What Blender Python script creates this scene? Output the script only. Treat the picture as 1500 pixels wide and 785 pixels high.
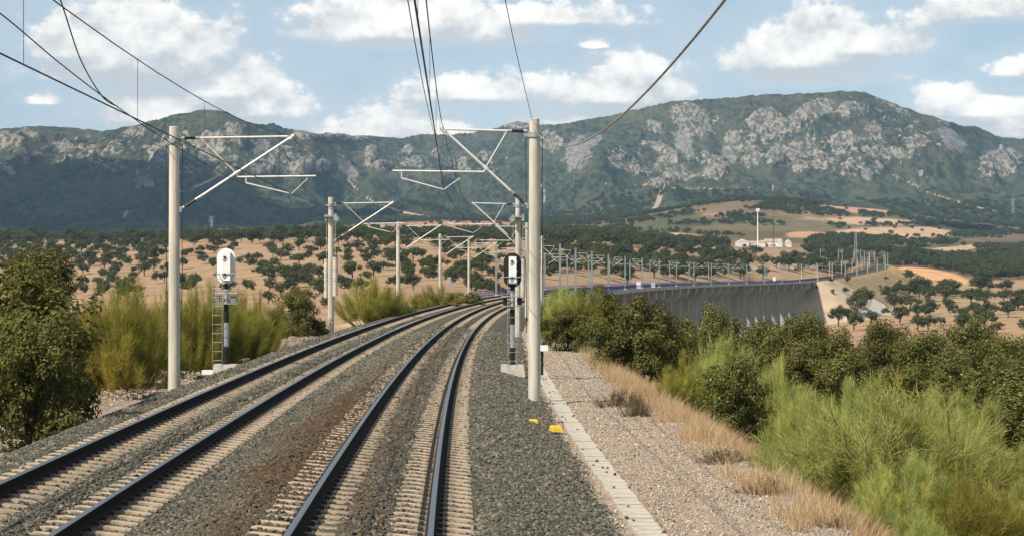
import bpy, math, random
import numpy as np
from mathutils import Vector, Matrix

for _o in list(bpy.data.objects):
    bpy.data.objects.remove(_o)
SC = bpy.context.scene
COL = SC.collection
R_ = math.radians

# ---------------------------------------------------------------- camera
EYE = 2.83                 # eye height above the rail tops of the right-hand track
FOC, CX, HY = 3200.0, 750.0, 403.0   # lens in photo pixels, image centre, horizon row
cam_d = bpy.data.cameras.new("camera")
cam_d.sensor_width = 36.0
cam_d.lens = 36.0 * FOC / 1500.0
cam_d.clip_start = 0.5
cam_d.clip_end = 30000.0
cam = bpy.data.objects.new("camera", cam_d)
COL.objects.link(cam)
cam.location = (0, 0, EYE)
cam.rotation_euler = (R_(90.0) + math.atan((HY - 392.5) / FOC), 0, 0)
SC.camera = cam

# ---------------------------------------------------------------- light
SUN_EL = R_(47.0)
SUN_H = Vector((-0.76, -0.65, 0)).normalized()      # horizontal direction towards the sun
sun_vec = Vector((SUN_H.x * math.cos(SUN_EL), SUN_H.y * math.cos(SUN_EL), math.sin(SUN_EL)))
sun_d = bpy.data.lights.new("sun", 'SUN')
sun_d.energy = 5.0
sun_d.angle = R_(0.53)
sun_d.color = (1.0, 0.905, 0.77)
sun = bpy.data.objects.new("sun", sun_d)
COL.objects.link(sun)
sun.rotation_euler = (-sun_vec).to_track_quat('-Z', 'Y').to_euler()
sun.location = (-60, -30, 60)

SC.view_settings.view_transform = 'Standard'
SC.view_settings.look = 'None'
SC.view_settings.gamma = 1.0
SC.view_settings.use_curve_mapping = False
SC.view_settings.exposure = 0.55
SC.render.engine = 'CYCLES'
SC.cycles.max_bounces = 5
SC.cycles.diffuse_bounces = 2
SC.cycles.glossy_bounces = 2
SC.cycles.transmission_bounces = 2
SC.cycles.transparent_max_bounces = 4
SC.cycles.volume_bounces = 0
SC.cycles.caustics_reflective = False
SC.cycles.caustics_refractive = False
SC.cycles.use_denoising = True

# ---------------------------------------------------------------- node helpers
class NT:
    """small wrapper for building node trees"""
    def __init__(self, tree):
        self.t = tree
    def n(self, kind, **kw):
        nd = self.t.nodes.new(kind)
        for k, v in kw.items():
            if k == 'ins':
                for kk, vv in v.items():
                    if isinstance(vv, bpy.types.NodeSocket):
                        self.t.links.new(vv, nd.inputs[kk])
                    else:
                        nd.inputs[kk].default_value = vv
            else:
                setattr(nd, k, v)
        return nd
    def m(self, op, a, b=0.0, c=None, clamp=False):
        nd = self.t.nodes.new('ShaderNodeMath')
        nd.operation = op
        nd.use_clamp = clamp
        for i, v in enumerate((a, b, c)):
            if v is None:
                continue
            if isinstance(v, bpy.types.NodeSocket):
                self.t.links.new(v, nd.inputs[i])
            else:
                nd.inputs[i].default_value = v
        return nd.outputs[0]
    def mr(self, v, a, b, c=0.0, d=1.0, smooth=True):
        nd = self.n('ShaderNodeMapRange', interpolation_type='SMOOTHSTEP' if smooth else 'LINEAR')
        for i, q in enumerate((v, a, b, c, d)):
            if isinstance(q, bpy.types.NodeSocket):
                self.t.links.new(q, nd.inputs[i])
            else:
                nd.inputs[i].default_value = q
        return nd.outputs[0]
    def mix(self, fac, a, b, blend='MIX'):
        nd = self.t.nodes.new('ShaderNodeMix')
        nd.data_type = 'RGBA'
        nd.blend_type = blend
        for s, v in ((nd.inputs[0], fac), (nd.inputs[6], a), (nd.inputs[7], b)):
            if isinstance(v, bpy.types.NodeSocket):
                self.t.links.new(v, s)
            elif isinstance(v, (int, float)):
                s.default_value = v
            else:
                s.default_value = (*v, 1.0)
        return nd.outputs[2]
    def noise(self, vec, scale, detail=3.0, rough=0.55, out=0):
        nd = self.n('ShaderNodeTexNoise', ins={'Scale': scale, 'Detail': detail, 'Roughness': rough})
        if vec is not None:
            self.t.links.new(vec, nd.inputs['Vector'])
        return nd.outputs[out]
    def link(self, a, b):
        self.t.links.new(a, b)

# ---------------------------------------------------------------- sky with fair-weather cumulus
world = bpy.data.worlds.new("World")
SC.world = world
world.use_nodes = True
wt = world.node_tree
wt.nodes.clear()

grp = bpy.data.node_groups.new("cloud_field", 'ShaderNodeTree')
grp.interface.new_socket("Dir", in_out='INPUT', socket_type='NodeSocketVector')
grp.interface.new_socket("Lift", in_out='INPUT', socket_type='NodeSocketFloat')
grp.interface.new_socket("Density", in_out='OUTPUT', socket_type='NodeSocketFloat')
g = NT(grp)
gi = g.n('NodeGroupInput')
go = g.n('NodeGroupOutput')
sep = g.n('ShaderNodeSeparateXYZ', ins={0: gi.outputs['Dir']})
az = g.m('ARCTAN2', sep.outputs[0], sep.outputs[1])
el = g.m('ADD', g.m('ARCSINE', sep.outputs[2]), gi.outputs['Lift'])
# cumulus seen in the photograph: azimuth, elevation of the flat base, half width, height (degrees)
def pxaz(px): return math.degrees(math.atan((px - CX) / FOC))
def pyel(py): return math.degrees(math.atan((HY - py) / FOC))
CLOUDS = [
    (200, 106, 205, 122, 0.9), (95, 86, 85, 72, 0.95), (330, 140, 130, 52, .9), (250, 176, 140, 70, .85), (390, 165, 90, 70, .85),
    (540, 198, 90, 46, .95), (660, 196, 60, 34, .8), (600, 52, 210, 75, 1.0), (820, 32, 120, 40, .8), (700, 142, 110, 48, .85),
    (900, 146, 125, 66, 1.05), (860, 180, 120, 40, .6), (1150, 96, 160, 80, 1.05), (1270, 78, 95, 66, .95), (1190, 118, 110, 45, .75),
    (1450, 30, 110, 50, .9), (1480, 116, 52, 36, .95), (1420, 172, 100, 44, .95), (1440, 200, 70, 40, .8), (65, 156, 34, 24, .75), (868, 68, 26, 18, .7),
]
pvec = g.n('ShaderNodeCombineXYZ', ins={0: az, 1: el, 2: 0.0}).outputs[0]
def vm(op, *args):
    nd = g.n('ShaderNodeVectorMath', operation=op)
    for i_, v_ in enumerate(args):
        if isinstance(v_, bpy.types.NodeSocket):
            g.link(v_, nd.inputs[i_])
        else:
            nd.inputs[i_].default_value = v_
    return nd.outputs['Value'] if op == 'LENGTH' else nd.outputs[0]
field = None
for (cx, yb, wpx, hpx, amp) in CLOUDS:
    a0, e0 = R_(pxaz(cx)), R_(pyel(yb))
    wa, he = wpx / FOC, hpx / FOC
    q = vm('MULTIPLY_ADD', pvec, (1 / wa, 1 / he, 0), (-a0 / wa, -e0 / he, 0))
    q = vm('LENGTH', vm('MAXIMUM', q, vm('MULTIPLY', q, (-1.0, -4.5, 0))))      # flat base, domed top
    v = g.m('MULTIPLY_ADD', q, -amp, amp)
    field = v if field is None else g.m('MAXIMUM', field, v)
# the rest of the sky carries the same kind of cumulus
gen = g.m('MULTIPLY', g.m('SUBTRACT', g.noise(vm('MULTIPLY', pvec, (1, 2.2, 0)), 7.0, 1.0), 0.56), 3.0)
inview = g.m('MULTIPLY', g.mr(g.m('ABSOLUTE', az), 0.25, 0.33, 1, 0, False), g.mr(el, 0.13, 0.2, 1, 0, False))
gen = g.m('SUBTRACT', gen, g.m('MULTIPLY', inview, 3.0))
field = g.m('MAXIMUM', g.m('MAXIMUM', field, -1.0), gen)
n1 = g.noise(vm('MULTIPLY', pvec, (1, 1.3, 0)), 25.0, 8.0, 0.62)
d = g.m('ADD', field, g.m('MULTIPLY', g.m('SUBTRACT', n1, 0.5), 2.8))
g.link(d, go.inputs[0])

w = NT(wt)
tc = w.n('ShaderNodeTexCoord')
sky = w.n('ShaderNodeTexSky', sky_type='NISHITA', sun_disc=False)
sky.sun_elevation = SUN_EL
sky.sun_rotation = math.atan2(SUN_H.x, SUN_H.y) % (2 * math.pi)
sky.air_density = 1.0
sky.dust_density = 0.6
sky.ozone_density = 1.6
def cf(lift):
    nd = w.n('ShaderNodeGroup')
    nd.node_tree = grp
    w.link(tc.outputs['Generated'], nd.inputs[0])
    nd.inputs[1].default_value = lift
    return nd.outputs[0]
d0 = cf(0.0)
d2 = cf(0.008)
mask = w.mr(d0, -0.01, 0.25)
thin = w.mr(d0, -0.9, 0.2, 0, 0.30)
# lit where the cloud thins out upwards, grey where more cloud lies above
lit = w.m('MULTIPLY', w.m('SUBTRACT', d0, d2), 1.3)
lit = w.mr(lit, -0.40, 0.90)
ccol = w.mix(lit, (7.2, 7.5, 7.8), (14.0, 13.4, 12.3))
sepw = w.n('ShaderNodeSeparateXYZ', ins={0: tc.outputs['Generated']})
above = w.mr(sepw.outputs[2], 0.0, 0.02)
pale = w.mix(w.mr(sepw.outputs[2], 0.03, 0.2, 0.46, 0.28), sky.outputs[0], (7.6, 9.4, 11.2))
base = w.mix(w.m('MULTIPLY', thin, above), pale, (9.4, 9.9, 10.3))
skyc = w.mix(w.m('MULTIPLY', mask, above), base, ccol)
bg = w.n('ShaderNodeBackground', ins={'Color': skyc, 'Strength': 0.060})
wo = w.n('ShaderNodeOutputWorld')
w.link(bg.outputs[0], wo.inputs[0])
world.cycles.sampling_method = 'MANUAL'
world.cycles.sample_map_resolution = 512

# ---------------------------------------------------------------- object helpers
def tag(o, label=None, cat=None, group=None, kind=None):
    if label: o['label'] = label
    if cat: o['category'] = cat
    if group: o['group'] = group
    if kind: o['kind'] = kind
    return o

def link(o, parent=None):
    COL.objects.link(o)
    if parent is not None:
        o.parent = parent
    return o

def empty(name, loc=(0, 0, 0), rz=0.0, scale=(1, 1, 1)):
    o = bpy.data.objects.new(name, None)
    o.empty_display_size = 0.2
    o.location = loc
    o.rotation_euler = (0, 0, rz)
    o.scale = scale
    return link(o)

def mesh_np(name, verts, faces, mats, smooth=False, midx=None, attrs=None):
    """faces: int array (n,3) or (n,4)"""
    verts = np.asarray(verts, dtype=np.float32)
    faces = np.asarray(faces, dtype=np.int32)
    me = bpy.data.meshes.new(name)
    nf, k = faces.shape
    me.vertices.add(len(verts))
    me.vertices.foreach_set('co', verts.ravel())
    me.loops.add(nf * k)
    me.loops.foreach_set('vertex_index', faces.ravel())
    me.polygons.add(nf)
    me.polygons.foreach_set('loop_start', np.arange(0, nf * k, k, dtype=np.int32))
    me.polygons.foreach_set('loop_total', np.full(nf, k, dtype=np.int32))
    if midx is not None:
        me.polygons.foreach_set('material_index', np.asarray(midx, dtype=np.int32))
    me.polygons.foreach_set('use_smooth', np.full(nf, bool(smooth)))
    for m_ in (mats if isinstance(mats, (list, tuple)) else [mats]):
        me.materials.append(m_)
    for an, av in (attrs or {}).items():
        av = np.asarray(av, dtype=np.float32)
        if av.ndim == 1:
            a = me.attributes.new(an, 'FLOAT', 'POINT')
            a.data.foreach_set('value', av)
        else:
            a = me.attributes.new(an, 'FLOAT_COLOR', 'POINT')
            if av.shape[1] == 3:
                av = np.concatenate([av, np.ones((len(av), 1), np.float32)], 1)
            a.data.foreach_set('color', av.ravel())
    me.update(calc_edges=True)
    return me

def obj(name, me, parent=None, loc=None):
    o = bpy.data.objects.new(name, me)
    if loc is not None:
        o.location = loc
    return link(o, parent)

class MB:
    """collects simple solids into one mesh"""
    def __init__(self):
        self.v, self.f, self.mi, self.sm = [], [], [], []
    def _add(self, vs, fs, mi=0, sm=False):
        b = len(self.v)
        self.v += [tuple(q) for q in vs]
        for f in fs:
            self.f.append(tuple(b + i for i in f))
            self.mi.append(mi)
            self.sm.append(sm)
    def box(self, c, s, mi=0, rz=0.0, taper=1.0):
        cx, cy, cz = c
        hx, hy, hz = s[0] / 2, s[1] / 2, s[2] / 2
        ca, sa = math.cos(rz), math.sin(rz)
        vs = []
        for z, t in ((-hz, 1.0), (hz, taper)):
            for x, y in ((-hx, -hy), (hx, -hy), (hx, hy), (-hx, hy)):
                x, y = x * t, y * t
                vs.append((cx + x * ca - y * sa, cy + x * sa + y * ca, cz + z))
        self._add(vs, [(3, 2, 1, 0), (4, 5, 6, 7), (0, 1, 5, 4), (1, 2, 6, 5), (2, 3, 7, 6), (3, 0, 4, 7)], mi)
        return self
    def tube(self, p0, p1, r0, r1=None, n=8, mi=0, caps=True):
        r1 = r0 if r1 is None else r1
        p0, p1 = Vector(p0), Vector(p1)
        ax = (p1 - p0)
        if ax.length < 1e-6:
            return self
        ax.normalize()
        a = ax.orthogonal().normalized()
        b = ax.cross(a)
        vs = []
        for p, r in ((p0, r0), (p1, r1)):
            for i in range(n):
                t = 2 * math.pi * i / n
                vs.append(p + (a * math.cos(t) + b * math.sin(t)) * r)
        self._add(vs, [(i, (i + 1) % n, n + (i + 1) % n, n + i) for i in range(n)], mi, True)
        if caps:
            self._add(vs[:n][::-1], [tuple(range(n))], mi)
            self._add(vs[n:], [tuple(range(n))], mi)
        return self
    def path(self, pts, r, n=6, mi=0):
        pts = [Vector(p) for p in pts]
        k = len(pts)
        vs = []
        for i, p in enumerate(pts):
            t = (pts[min(i + 1, k - 1)] - pts[max(i - 1, 0)]).normalized()
            side = t.cross(Vector((0, 0, 1)))
            if side.length < 1e-3:
                side = t.orthogonal()
            side.normalize()
            up = side.cross(t)
            rr = r[i] if isinstance(r, (list, tuple)) else r
            for j in range(n):
                q = 2 * math.pi * j / n
                vs.append(p + (side * math.cos(q) + up * math.sin(q)) * rr)
        fs = []
        for i in range(k - 1):
            for j in range(n):
                fs.append((i * n + j, i * n + (j + 1) % n, (i + 1) * n + (j + 1) % n, (i + 1) * n + j))
        self._add(vs, fs, mi, True)
        return self
    def prism(self, poly, lo, hi, mapf, mi=0):
        """poly: 2D outline (ccw), extruded from lo to hi; mapf(a, b, t) -> xyz"""
        n = len(poly)
        vs = [mapf(a, b, lo) for a, b in poly] + [mapf(a, b, hi) for a, b in poly]
        fs = [tuple(range(n))[::-1], tuple(range(n, 2 * n))]
        fs += [(i, (i + 1) % n, n + (i + 1) % n, n + i) for i in range(n)]
        self._add(vs, fs, mi)
        return self
    def mesh(self, name, mats):
        me = bpy.data.meshes.new(name)
        me.from_pydata(self.v, [], self.f)
        for m_ in (mats if isinstance(mats, (list, tuple)) else [mats]):
            me.materials.append(m_)
        me.polygons.foreach_set('material_index', self.mi)
        me.polygons.foreach_set('use_smooth', self.sm)
        me.update()
        return me
    def build(self, name, mats, parent=None, loc=None):
        return obj(name, self.mesh(name, mats), parent, loc)

# ---------------------------------------------------------------- numpy noise
def vnoise(x, y, seed=0):
    x = np.asarray(x, dtype=np.float64); y = np.asarray(y, dtype=np.float64)
    xi = np.floor(x).astype(np.int64); yi = np.floor(y).astype(np.int64)
    xf = x - xi; yf = y - yi
    def h(a, b):
        q = (a * 374761393 + b * 668265263 + seed * 1442695041) & 0xffffffff
        q = ((q ^ (q >> 13)) * 1274126177) & 0xffffffff
        q = q ^ (q >> 16)
        return q / 4294967295.0
    u = xf * xf * (3 - 2 * xf); v = yf * yf * (3 - 2 * yf)
    a = h(xi, yi) * (1 - u) + h(xi + 1, yi) * u
    b = h(xi, yi + 1) * (1 - u) + h(xi + 1, yi + 1) * u
    return a * (1 - v) + b * v          # 0..1

def fbm(x, y, oct=4, seed=0, gain=0.5):
    s = 0.0; a = 1.0; tot = 0.0
    for i in range(oct):
        s = s + a * (vnoise(x * 2 ** i + i * 17.3, y * 2 ** i + i * 9.1, seed + i) - 0.5)
        tot += a
        a *= gain
    return s / tot * 2.0                # about -1..1

def sstep(a, b, x):
    t = np.clip((x - a) / (b - a), 0, 1)
    return t * t * (3 - 2 * t)

# ================================================================ materials
MATS = {}
def new_mat(name):
    m_ = bpy.data.materials.new(name)
    m_.use_nodes = True
    m_.node_tree.nodes.clear()
    t = NT(m_.node_tree)
    out = t.n('ShaderNodeOutputMaterial')
    MATS[name] = m_
    return m_, t, out

def simple(name, col, rough=0.7, metal=0.0, var=0.12, scale=4.0, bump=0.0, dirt=None, streak=False, spec=0.3):
    m_, t, out = new_mat(name)
    tcn = t.n('ShaderNodeTexCoord')
    vec = tcn.outputs['Object']
    if streak:
        mp = t.n('ShaderNodeMapping', ins={'Vector': vec, 'Scale': (1.0, 1.0, 0.12)})
        vec = mp.outputs[0]
    nz = t.noise(vec, scale, 5.0, 0.6)
    dark = tuple(c * (1 - var * 1.6) for c in col)
    light = tuple(min(1, c * (1 + var)) for c in col)
    c = t.mix(t.mr(nz, 0.3, 0.7), dark, light)
    if dirt:
        nz2 = t.noise(vec, scale * 0.35, 6.0, 0.7)
        c = t.mix(t.mr(nz2, 0.5, 0.72, 0, 0.7), c, dirt)
    b = t.n('ShaderNodeBsdfPrincipled', ins={'Base Color': c, 'Roughness': rough, 'Metallic': metal, 'Specular IOR Level': spec})
    if bump:
        bn = t.n('ShaderNodeBump', ins={'Strength': bump, 'Distance': 0.02, 'Height': t.noise(tcn.outputs['Object'], scale * 6, 4.0)})
        t.link(bn.outputs[0], b.inputs['Normal'])
    t.link(b.outputs[0], out.inputs[0])
    return m_

M_POLE = simple('spun_concrete', (0.47, 0.445, 0.375), 0.85, var=0.16, scale=3.2, streak=True, dirt=(0.30, 0.265, 0.205), bump=0.2)
M_CONC = simple('concrete', (0.46, 0.42, 0.36), 0.85, var=0.15, scale=3.0, dirt=(0.33, 0.29, 0.23), bump=0.3)
M_SLAB = simple('channel_concrete', (0.39, 0.355, 0.29), 0.9, var=0.22, scale=2.2, dirt=(0.26, 0.215, 0.16), bump=0.3)
M_BRIDGE = simple('bridge_concrete', (0.29, 0.31, 0.285), 0.85, var=0.14, scale=0.25, streak=True, dirt=(0.155, 0.175, 0.16))
M_SLEEPER = simple('sleeper_concrete', (0.36, 0.285, 0.205), 0.95, var=0.30, scale=4.0, dirt=(0.18, 0.13, 0.09), bump=0.4, spec=0.1)
M_GALV = simple('galvanised_steel', (0.46, 0.48, 0.49), 0.45, 0.75, var=0.12, scale=6)
M_ALU = simple('aluminium_tube', (0.62, 0.61, 0.58), 0.5, 0.25, var=0.08, scale=5)
M_STEELG = simple('grey_green_steel', (0.20, 0.24, 0.23), 0.6, 0.3, var=0.12, scale=1.0)
M_PORC = simple('brown_insulator', (0.030, 0.014, 0.012), 0.25, var=0.3, scale=8)
M_CAPM = simple('insulator_cap', (0.30, 0.34, 0.34), 0.5, 0.4)
M_BLACK = simple('black_paint', (0.012, 0.013, 0.014), 0.5)
M_WHITE = simple('white_paint', (0.74, 0.75, 0.73), 0.45, var=0.05, dirt=(0.60, 0.60, 0.57))
M_WIRE = simple('dark_wire', (0.035, 0.033, 0.030), 0.6, 0.3)
M_CABLE = simple('grey_cable', (0.22, 0.215, 0.20), 0.6, 0.1)
M_YELLOW = simple('yellow_paint', (0.62, 0.42, 0.03), 0.7, var=0.2, scale=14.0, dirt=(0.38, 0.29, 0.12))
M_BLUE = simple('blue_rail_paint', (0.022, 0.026, 0.19), 0.5, var=0.3, scale=0.6)
M_GREEN = simple('green_lattice_paint', (0.03, 0.16, 0.09), 0.5)
M_WALLW = simple('whitewash', (0.60, 0.57, 0.52), 0.9, var=0.1, scale=0.4, dirt=(0.55, 0.48, 0.40))
M_TILE = simple('old_roof_tile', (0.38, 0.26, 0.19), 0.9, var=0.3, scale=1.2)
M_DARK = simple('dark_opening', (0.02, 0.02, 0.02), 0.9)
M_BARK = simple('bark', (0.075, 0.058, 0.042), 0.95, var=0.3, scale=9, bump=0.5)
M_STEM = simple('broom_stem', (0.115, 0.085, 0.050), 0.9, var=0.35, scale=9)

def rail_mat():
    m_, t, out = new_mat('rail_steel')
    ge = t.n('ShaderNodeNewGeometry')
    at = t.n('ShaderNodeAttribute', attribute_name='head')
    c = t.mix(at.outputs['Fac'], (0.014, 0.011, 0.009), (0.21, 0.21, 0.205))
    b = t.n('ShaderNodeBsdfPrincipled', ins={'Base Color': c, 'Metallic': at.outputs['Fac'], 'Roughness': t.mr(at.outputs['Fac'], 0, 1, 0.9, 0.36), 'Specular IOR Level': 0.08})
    t.link(b.outputs[0], out.inputs[0])
    return m_
M_RAIL = rail_mat()
M_CLIP = simple('rail_fastening', (0.020, 0.016, 0.014), 0.7)

def stone_mat(name, cols, rough=0.95):
    """each stone takes a colour of its own"""
    m_, t, out = new_mat(name)
    oi = t.n('ShaderNodeObjectInfo')
    tcn = t.n('ShaderNodeTexCoord')
    ramp = t.n('ShaderNodeValToRGB', ins={0: oi.outputs['Random']})
    ramp.color_ramp.interpolation = 'CONSTANT'
    e = ramp.color_ramp.elements
    while len(e) < len(cols):
        e.new(0.5)
    for i, c in enumerate(cols):
        e[i].position = i / len(cols)
        e[i].color = (*c, 1)
    nz = t.noise(tcn.outputs['Object'], 3.0, 3)
    c = t.mix(t.mr(nz, 0.3, 0.7, 0, 0.30), ramp.outputs[0], (0.16, 0.142, 0.108))
    st_ = t.n('ShaderNodeAttribute', attribute_type='INSTANCER', attribute_name='stain')
    c = t.mix(t.m('MULTIPLY', st_.outputs['Fac'], 0.88, clamp=True), c, t.mix(oi.outputs['Random'], (0.045, 0.032, 0.022), (0.11, 0.075, 0.048)))
    b = t.n('ShaderNodeBsdfDiffuse', ins={'Color': c})
    t.link(b.outputs[0], out.inputs[0])
    return m_
M_STONE = stone_mat('ballast_stone', [(0.066, 0.068, 0.056), (0.086, 0.085, 0.068), (0.110, 0.104, 0.082), (0.045, 0.049, 0.042), (0.145, 0.134, 0.106), (0.076, 0.074, 0.060), (0.190, 0.165, 0.125), (0.060, 0.066, 0.056)])
M_PEBBLE = stone_mat('path_pebble', [(0.36, 0.295, 0.23), (0.28, 0.24, 0.19), (0.41, 0.345, 0.28), (0.23, 0.198, 0.165), (0.38, 0.285, 0.215), (0.46, 0.41, 0.345), (0.32, 0.255, 0.195), (0.17, 0.147, 0.125)])

def gravel_mat(name, cols, scale, tone):
    """far surface of a bed of stones: cells for stones, soft patches for dirt"""
    m_, t, out = new_mat(name)
    tcn = t.n('ShaderNodeTexCoord')
    vo = t.n('ShaderNodeTexVoronoi', ins={'Vector': tcn.outputs['Object'], 'Scale': scale})
    hs = t.n('ShaderNodeSeparateColor', ins={0: vo.outputs['Color']})
    c = t.mix(hs.outputs[0], cols[0], cols[1])
    big = t.noise(tcn.outputs['Object'], 0.55, 5.0, 0.6)
    c = t.mix(t.mr(big, 0.42, 0.66, 0, 0.75), c, tone)
    at = t.n('ShaderNodeAttribute', attribute_name='stain')
    c = t.mix(t.m('MULTIPLY', at.outputs['Fac'], t.mr(t.noise(tcn.outputs['Object'], 1.4, 5.0), 0.3, 0.6), clamp=True), c, (0.085, 0.058, 0.038))
    dist = t.mr(vo.outputs['Distance'], 0.0, 0.8, 1.0, 0.0)
    bn = t.n('ShaderNodeBump', ins={'Strength': 1.0, 'Distance': 0.035, 'Height': dist})
    b = t.n('ShaderNodeBsdfDiffuse', ins={'Color': c, 'Normal': bn.outputs[0]})
    t.link(b.outputs[0], out.inputs[0])
    return m_
M_BALLAST = gravel_mat('ballast_bed', ((0.046, 0.048, 0.040), (0.122, 0.117, 0.095)), 17.0, (0.108, 0.100, 0.080))
M_GRAVEL = gravel_mat('gravel_path', ((0.255, 0.21, 0.165), (0.44, 0.365, 0.29)), 30.0, (0.41, 0.295, 0.21))

def ground_mat():
    m_, t, out = new_mat('dry_ground')
    tcn = t.n('ShaderNodeTexCoord')
    vec = tcn.outputs['Object']
    at = t.n('ShaderNodeAttribute', attribute_name='tint')
    n1 = t.noise(vec, 0.05, 6.0, 0.65)
    n2 = t.noise(vec, 0.9, 5.0, 0.7)
    c = t.mix(t.mr(n1, 0.3, 0.7, 0.0, 1.0), t.mix(1.0, at.outputs['Color'], (0.80, 0.79, 0.77), 'MULTIPLY'), t.mix(1.0, at.outputs['Color'], (1.14, 1.12, 1.08), 'MULTIPLY'))
    c = t.mix(t.mr(n2, 0.35, 0.7, 0.0, 0.35), c, t.mix(1.0, c, (0.66, 0.64, 0.60), 'MULTIPLY'))
    # tussocks of dry scrub
    n3 = t.noise(vec, 0.28, 4.0, 0.6)
    c = t.mix(t.mr(n3, 0.60, 0.70, 0.0, 0.40), c, (0.19, 0.155, 0.085))
    bn = t.n('ShaderNodeBump', ins={'Strength': 0.5, 'Distance': 0.12, 'Height': n2})
    b = t.n('ShaderNodeBsdfDiffuse', ins={'Color': c, 'Normal': bn.outputs[0]})
    t.link(b.outputs[0], out.inputs[0])
    return m_
M_GROUND = ground_mat()

def mountain_mat():
    m_, t, out = new_mat('mountain_scrub_and_rock')
    tcn = t.n('ShaderNodeTexCoord')
    # features run down the slopes: squeeze the depth axis
    vec = t.n('ShaderNodeMapping', ins={'Vector': tcn.outputs['Object'], 'Scale': (1.0, 0.22, 0.75)}).outputs[0]
    at = t.n('ShaderNodeAttribute', attribute_name='tint')
    rk = t.n('ShaderNodeAttribute', attribute_name='rock')
    sc = t.n('ShaderNodeAttribute', attribute_name='scree')
    # scrub: crowns of bushes a few metres across
    v1 = t.noise(vec, 0.085, 4.0, 0.72)
    v2 = t.noise(vec, 0.012, 4.0, 0.6)
    green = t.mix(t.mr(v1, 0.42, 0.60), (0.014, 0.020, 0.014), (0.064, 0.067, 0.039))
    green = t.mix(t.mr(v2, 0.42, 0.68, 0, 0.55), green, (0.078, 0.082, 0.048))
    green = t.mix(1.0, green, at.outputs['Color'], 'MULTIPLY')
    # rock: pale quartzite with cracks and bushes in the joints
    r1 = t.noise(vec, 0.035, 6.0, 0.7)
    r2 = t.noise(vec, 0.11, 5.0, 0.7)
    rock = t.mix(t.mr(r2, 0.40, 0.60), (0.066, 0.063, 0.052), (0.265, 0.240, 0.195))
    rock = t.mix(t.mr(r1, 0.55, 0.72, 0, 0.5), rock, (0.25, 0.195, 0.145))
    edge = t.m('ADD', rk.outputs['Fac'], t.m('ADD', t.m('MULTIPLY', t.m('SUBTRACT', r1, 0.5), 1.25), t.m('MULTIPLY', t.m('SUBTRACT', r2, 0.5), 0.8)))
    c = t.mix(t.mr(edge, 0.43, 0.57), green, rock)
    scree = t.mix(t.mr(r2, 0.4, 0.6), (0.115, 0.107, 0.102), (0.215, 0.20, 0.185))
    se = t.m('ADD', sc.outputs['Fac'], t.m('ADD', t.m('MULTIPLY', t.m('SUBTRACT', r1, 0.5), 1.5), t.m('MULTIPLY', t.m('SUBTRACT', r2, 0.5), 0.8)))
    c = t.mix(t.mr(se, 0.50, 0.80, 0, 0.9), c, scree)
    pa = t.n('ShaderNodeAttribute', attribute_name='track')
    pe = t.m('ADD', pa.outputs['Fac'], t.m('MULTIPLY', t.m('SUBTRACT', r2, 0.5), 0.9))
    c = t.mix(t.mr(pe, 0.42, 0.60, 0, 0.8), c, (0.34, 0.26, 0.18))
    hgt = t.m('ADD', t.m('MULTIPLY', v1, 4.0), t.m('MULTIPLY', r1, t.m('MULTIPLY', rk.outputs['Fac'], 26.0)))
    bn = t.n('ShaderNodeBump', ins={'Strength': 1.0, 'Distance': 1.0, 'Height': hgt})
    b = t.n('ShaderNodeBsdfDiffuse', ins={'Color': c, 'Normal': bn.outputs[0]})
    t.link(b.outputs[0], out.inputs[0])
    return m_
M_MOUNT = mountain_mat()

def leaf_mat(name, c0, c1, c2=None, trans=0.25, per_object=0.25):
    m_, t, out = new_mat(name)
    at = t.n('ShaderNodeAttribute', attribute_name='v')
    oi = t.n('ShaderNodeObjectInfo')
    c = t.mix(at.outputs['Fac'], c0, c1)
    if c2:
        at2 = t.n('ShaderNodeAttribute', attribute_name='w')
        c = t.mix(at2.outputs['Fac'], c, c2)
    k = t.m('ADD', 1.0 - per_object / 2, t.m('MULTIPLY', oi.outputs['Random'], per_object))
    hsv = t.n('ShaderNodeHueSaturation', ins={'Color': c, 'Value': k, 'Hue': t.m('ADD', 0.488, t.m('MULTIPLY', oi.outputs['Random'], 0.024))})
    a = t.n('ShaderNodeBsdfDiffuse', ins={'Color': hsv.outputs[0]})
    b = t.n('ShaderNodeBsdfTranslucent', ins={'Color': hsv.outputs[0]})
    mx = t.n('ShaderNodeMixShader', ins={0: trans, 1: a.outputs[0], 2: b.outputs[0]})
    t.link(mx.outputs[0], out.inputs[0])
    return m_
M_OAK = leaf_mat('holm_oak_leaf', (0.045, 0.057, 0.014), (0.160, 0.160, 0.052), (0.27, 0.225, 0.09), 0.22)
M_OAKFAR = leaf_mat('holm_oak_far', (0.034, 0.046, 0.015), (0.105, 0.112, 0.040), None, 0.15, 0.35)
M_BROOM = leaf_mat('broom_green', (0.20, 0.235, 0.060), (0.47, 0.49, 0.175), (0.52, 0.43, 0.07), 0.42)
M_BROOMY = leaf_mat('broom_yellow_green', (0.135, 0.145, 0.030), (0.36, 0.345, 0.075), (0.50, 0.41, 0.07), 0.42)
M_DEAD = leaf_mat('dead_twigs', (0.105, 0.078, 0.050), (0.22, 0.17, 0.11), None, 0.0)
M_STRAW = leaf_mat('dry_grass', (0.36, 0.245, 0.125), (0.60, 0.455, 0.27), None, 0.3)
M_CLOUD = simple('cloud_white', (0.85, 0.85, 0.85), 1.0, var=0.02)

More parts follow.
